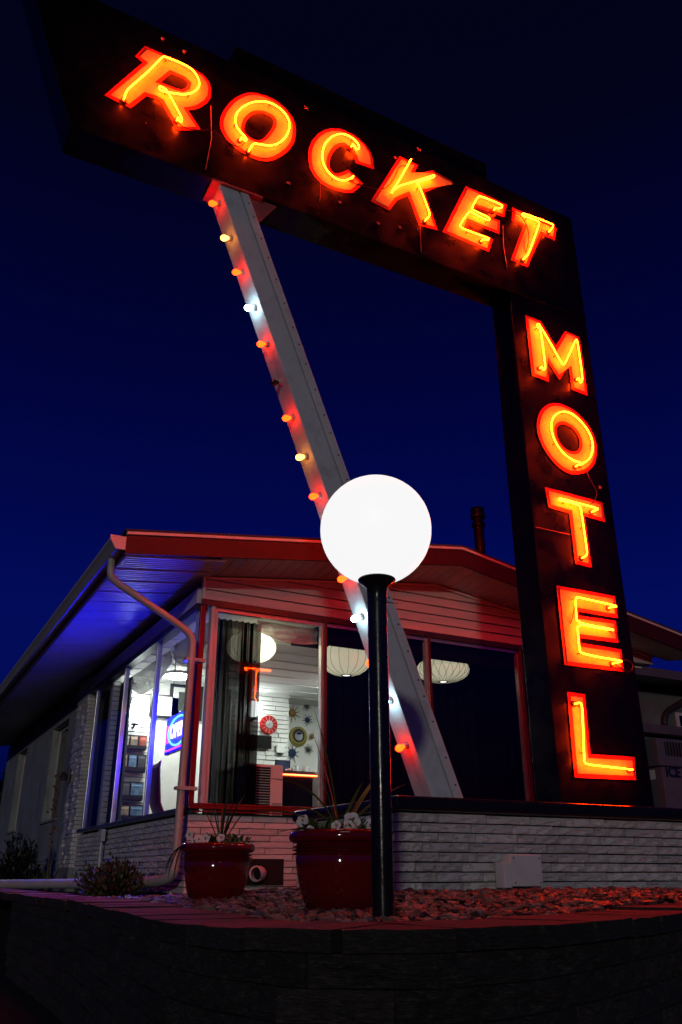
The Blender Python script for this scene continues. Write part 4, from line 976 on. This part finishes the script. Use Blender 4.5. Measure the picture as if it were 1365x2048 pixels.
for az, ti, L, wd, dr, kk in ((2.9, .10, .36, .012, .25, None), (.2, .05, .40, .012, .1, None), (2.4, .42, .34, .009, .2, None), (.5, .35, .40, .009, .5, None), (.1, .5, .34, .008, .3, None), (3.3, .2, .25, .008, .2, None), (5.2, .3, .30, .008, .4, None), (1.2, .3, .33, .008, .6, (.7, 1.2)), (.3, .22, .38, .007, .2, (.6, 1.0))):
    blade(mb, (pa.x+.02, pa.y, PZA+HP-.03), az, ti, L*KA*1.2, wd*KA*1.5, dr, 8, kk)
single('spiky_grass', mb, M_bladed, 'dark spiky grass plant in the pot at the office corner', 'plant')
mb = MB()
for az, ti, L, wd, dr, kk in ((2.8, .10, .60, .018, .25, None), (2.5, .16, .50, .014, .25, None), (.25, .62, .46, .017, .25, None), (.1, .75, .48, .013, .55, None), (3.0, .5, .34, .011, 1.6, None), (3.1, .35, .50, .009, 1.5, None), (2.9, .95, .5, .008, .9, None), (5.0, .4, .28, .012, .4, None), (3.4, 1.25, .40, .008, .7, None), (.0, 1.15, .30, .009, .5, None), (2.7, .22, .30, .016, .2, None)):
    blade(mb, (pb_.x-.02, pb_.y-.02, PZB+HB-.03), az, ti, L*KB*1.25, wd*KB*1.5, dr, 9, kk)
single('spiky_grass', mb, M_blade, 'yellow green spiky plant in the larger pot beside the lamp post', 'plant')
def bunch(c, spots, label, nleaf, k):
    t = thing('petunia_plant', (c[0], c[1], c[2]-.05), label, 'flowers', 'white flowers in the pots')
    lm = MB(); leaves(lm, (c[0], c[1], c[2]-.03), nleaf, .26*k, .055*k, .065*k, rr)
    part('foliage', lm, M_leaf, t)
    for dx, dy, dz, r_ in spots:
        m_ = MB(); flower(m_, (c[0]+dx*k, c[1]+dy*k, c[2]+dz*k), r_*k*.85, (-.45+rr.uniform(-.35, .35), -.75, .35+rr.uniform(-.2, .3)), rr.uniform(0, 6)); fl_ = part('flower', m_, M_petal, t, smooth=True)
        th = MB().lathe([(.001, -.008*k), (.007*k, 0), (.001, .008*k)], (c[0]+dx*k-.004, c[1]+dy*k-.008, c[2]+dz*k+.003), 6, cap=False); part('throat', th, mat('flower throat', (.45, .22, .05), .6), fl_)
bunch((pa.x, pa.y, PZA+HP), [(-.235, -.03, .055, .036), (-.19, -.12, .02, .038), (-.155, -.16, .025, .040), (-.06, -.22, .03, .040), (-.215, -.09, .01, .032), (.10, .1, .10, .02)], 'white petunias at the left rim of the corner pot', 260, KA)
bunch((pb_.x, pb_.y, PZB+HB), [(-.24, .02, .05, .045), (-.12, -.16, .018, .036), (-.03, -.18, .045, .060), (-.06, -.20, .02, .04), (.08, -.20, .022, .050), (.13, -.18, .015, .045), (-.22, -.04, .0, .03), (.235, -.1, .075, .022)], 'white and pink petunias along the front of the larger pot', 380, KB)
tr2 = MB()
for k in range(5): blade(tr2, (pa.x-.20, pa.y-.07+.025*k, PZA+HP-.005), 3.4+.2*k, 1.7, .2+.04*k, .005, 1.3, 8)
single('trailing_stem', tr2, M_bladed, 'thin stems trailing over the left side of the corner pot', 'plant')

# ------------------------------------------------------------------ bed plants on the left
def shrub(c, rx, rz, n, size, mt, label, name='low_shrub', seed=1, up=.4):
    r2 = random.Random(seed); t = thing(name, (c[0], c[1], c[2]), label, 'shrub'); m_ = MB(); stm = MB()
    tips = []
    for k in range(26):
        a = r2.uniform(0, 6.28); el = r2.uniform(.1, 1.5); rad = r2.uniform(.75, 1.12)
        tip = Vector((c[0]+rx*rad*math.cos(el)*math.cos(a), c[1]+rx*rad*math.cos(el)*math.sin(a), c[2]+rz*rad*math.sin(el))); tips.append(tip)
        stm.tube([(c[0], c[1], c[2]), ((c[0]+tip.x)/2, (c[1]+tip.y)/2, (c[2]+tip.z)/2+.03), tip], [.008, .006, .003], 5)
    for _ in range(n):
        tp = r2.choice(tips); u = r2.uniform(.35, 1.03); q = Vector(c).lerp(tp, u)+Vector((r2.gauss(0, .045), r2.gauss(0, .045), r2.gauss(0, .035)))
        if q.z < c[2]: q.z = c[2]+.01
        d = ((q-Vector(c)).normalized()*.8+Vector((r2.uniform(-1, 1), r2.uniform(-1, 1), r2.uniform(-.3, 1)))*.8+Vector((0, 0, up))).normalized(); s1 = d.orthogonal().normalized(); s1.rotate(Matrix.Rotation(r2.uniform(0, 6), 3, d)); l = size*r2.uniform(.6, 1.4)
        m_.add([q, q+d*l*.5+s1*l*.26, q+d*l, q+d*l*.5-s1*l*.26], [(0, 1, 2, 3)])
    part('foliage', m_, mt, t); part('stems', stm, M_stem, t)
s0 = onX(228, 1785, 2.10)
shrub((2.12, 8.55, -.02), .36, .27, 2600, .04, M_shrub, 'low round olive shrub in front of the side wall', seed=2)
dk = onX(25, 1750, 2.0)
shrub((1.98, 13.8, 0), .42, .62, 1700, .07, mat('dark bush leaf', (.012, .018, .008), .5, island=.5), 'dark bush at the far left by the stucco wall', 'dark_bush', 4)
shrub((2.3, 25.0, -.3), 2.0, 3.6, 5200, .26, mat('dark tree leaf', (.008, .012, .006), .6, island=.5), 'black leafy tree mass beyond the far end of the office', 'dark_tree', 9)
mb = MB()
for k in range(13): blade(mb, (2.25, 12.6, .0), 3.6*k/13+1.6*random.random(), random.uniform(.15, .95), random.uniform(.28, .42), .014, .15, 6)
single('yucca_plant', mb, M_blade, 'pointed yellowish yucca between the dark bush and stone pier', 'plant')
mb = MB().tube(smoothpath([(2.28, 12.9, 0), (2.29, 12.9, .6), (2.27, 12.92, 1.2), (2.29, 12.93, 1.5)], 2), .008, 5)
for i in range(30): q = Vector((2.28+rr.gauss(0, .03), 12.92+rr.gauss(0, .03), rr.uniform(.5, 1.5))); mb.add([q, q+Vector((.02, 0, .03)), q+Vector((0, .02, .05)), q+Vector((-.02, 0, .03))], [(0, 1, 2, 3)])
single('dry_flower_stalk', mb, mat('dry stalk', (.16, .09, .03), .7, island=.4), 'dry orange flower stalk in front of the stucco wall', 'plant')

# ------------------------------------------------------------------ rear wing and ice machine on the right
wing = thing('rear_wing', (14, 12, 0), 'dim grey motel wing with stepped eaves behind the sign on the right', 'building')
YW2 = 12.0; scl = YW2/11.0
def wp(px, py): q = onY(px, py, YW2); return q
zA, zB, zC = wp(1300, 1372).z, wp(1300, 1453).z, wp(1300, 1470).z
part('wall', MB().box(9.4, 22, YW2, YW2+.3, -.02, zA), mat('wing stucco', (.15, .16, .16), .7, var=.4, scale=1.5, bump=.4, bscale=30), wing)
part('eave', MB().box(9.4, 22, YW2-.7, YW2+.4, zA+.001, zA+.12), M_darktrim, wing)
part('eave_fascia', MB().box(9.4, 22, YW2-.735, YW2-.701, zA-.02, zA+.15), mat('wing trim', (.13, .10, .14), .6, var=.2), wing)
part('ledge', MB().box(9.4, 22, YW2-.25, YW2-.001, zC, zB), mat('wing trim', (.13, .10, .14), .6), wing)
wx = wp(1349, 1420)
wn = part('window', MB().box(wx.x, wx.x+1.3, YW2-.04, YW2-.001, zB+.03, wp(1349, 1425).z), M_trim, wing)
part('pane', MB().box(wx.x+.06, wx.x+1.24, YW2-.048, YW2-.041, zB+.06, wp(1349, 1425).z-.06), M_dglass, wn)
part('drain_pipe', MB().tube(smoothpath([(wp(1372, 1398).x, YW2-.10, wp(1372, 1398).z), (wp(1335, 1418).x, YW2-.10, wp(1335, 1418).z), (wp(1322, 1430).x, YW2-.10, wp(1322, 1430).z), (wp(1322, 1452).x, YW2-.10, wp(1322, 1452).z)], 2), .06, 10), M_darktrim, wing, smooth=True)
YI = 8.9
i0 = onY(1313, 1475, YI); i1 = onY(1313, 1533, YI); ib = onY(1328, 1600, YI)
IX0, IX1 = i0.x, i0.x+1.15
im = thing('ice_machine', (IX0+.55, YI+.4, 0), 'tall purple ice machine with pale side beside the sign', 'ice machine')
M_ice = mat('ice cabinet', (.15, .13, .18), .35, var=.1)
up_ = part('upper_cabinet', MB().box(IX0, IX1, YI, YI+.75, i1.z+.02, i0.z), M_ice, im, bevel=.015)
lo_ = part('lower_cabinet', MB().box(IX0-.02, IX1+.02, YI-.04, YI+.78, .05, i1.z), M_ice, im, bevel=.015)
va = onY(1328, 1483, YI); vb = onY(1358, 1513, YI)
part('vent_grille', MB().box(va.x, vb.x+.1, YI-.012, YI-.001, vb.z, va.z), M_dark, up_)
g1 = MB()
for i in range(7): g1.box(va.x+.01+i*.06, va.x+.02+i*.06, YI-.02, YI-.013, vb.z, va.z)
part('grille_bar', g1, M_ice, up_)
tm = text_mesh('ICE', .20, .004, .006); tm.materials.append(mat('ice lettering', (.01, .012, .05), .4))
tp_ = onY(1345, 1545, YI-.05); o = bpy.data.objects.new('lettering', tm); col.objects.link(o); o.parent = lo_; o.location = (tp_.x+.02, YI-.046, tp_.z); o.rotation_euler = (R_(90), 0, 0)
part('sticker', MB().box(IX0-.026, IX0-.021, YI+.10, YI+.26, i1.z-.16, i1.z-.03), M_petal, lo_)
part('door_handle', MB().tube([(IX1-.2, YI-.07, .75), (IX1-.2, YI-.07, 1.0)], .012, 8), M_alu, lo_)
# overhead wires far left
for k, (z0, z1) in enumerate(((9.0, 7.4), (8.4, 6.9), (7.6, 6.3))):
    pts = [(-14+30*i/16, 36, z0+(z1-z0)*i/16-1.2*(1-((i-8)/8)**2)) for i in range(17)]
    single('overhead_wire', MB().tube(pts, .02, 5), M_dark, ['topmost thin overhead wire against the sky at far left', 'middle thin overhead wire against the sky at far left', 'lowest thin overhead wire against the sky at far left'][k], 'wire', 'overhead wires')
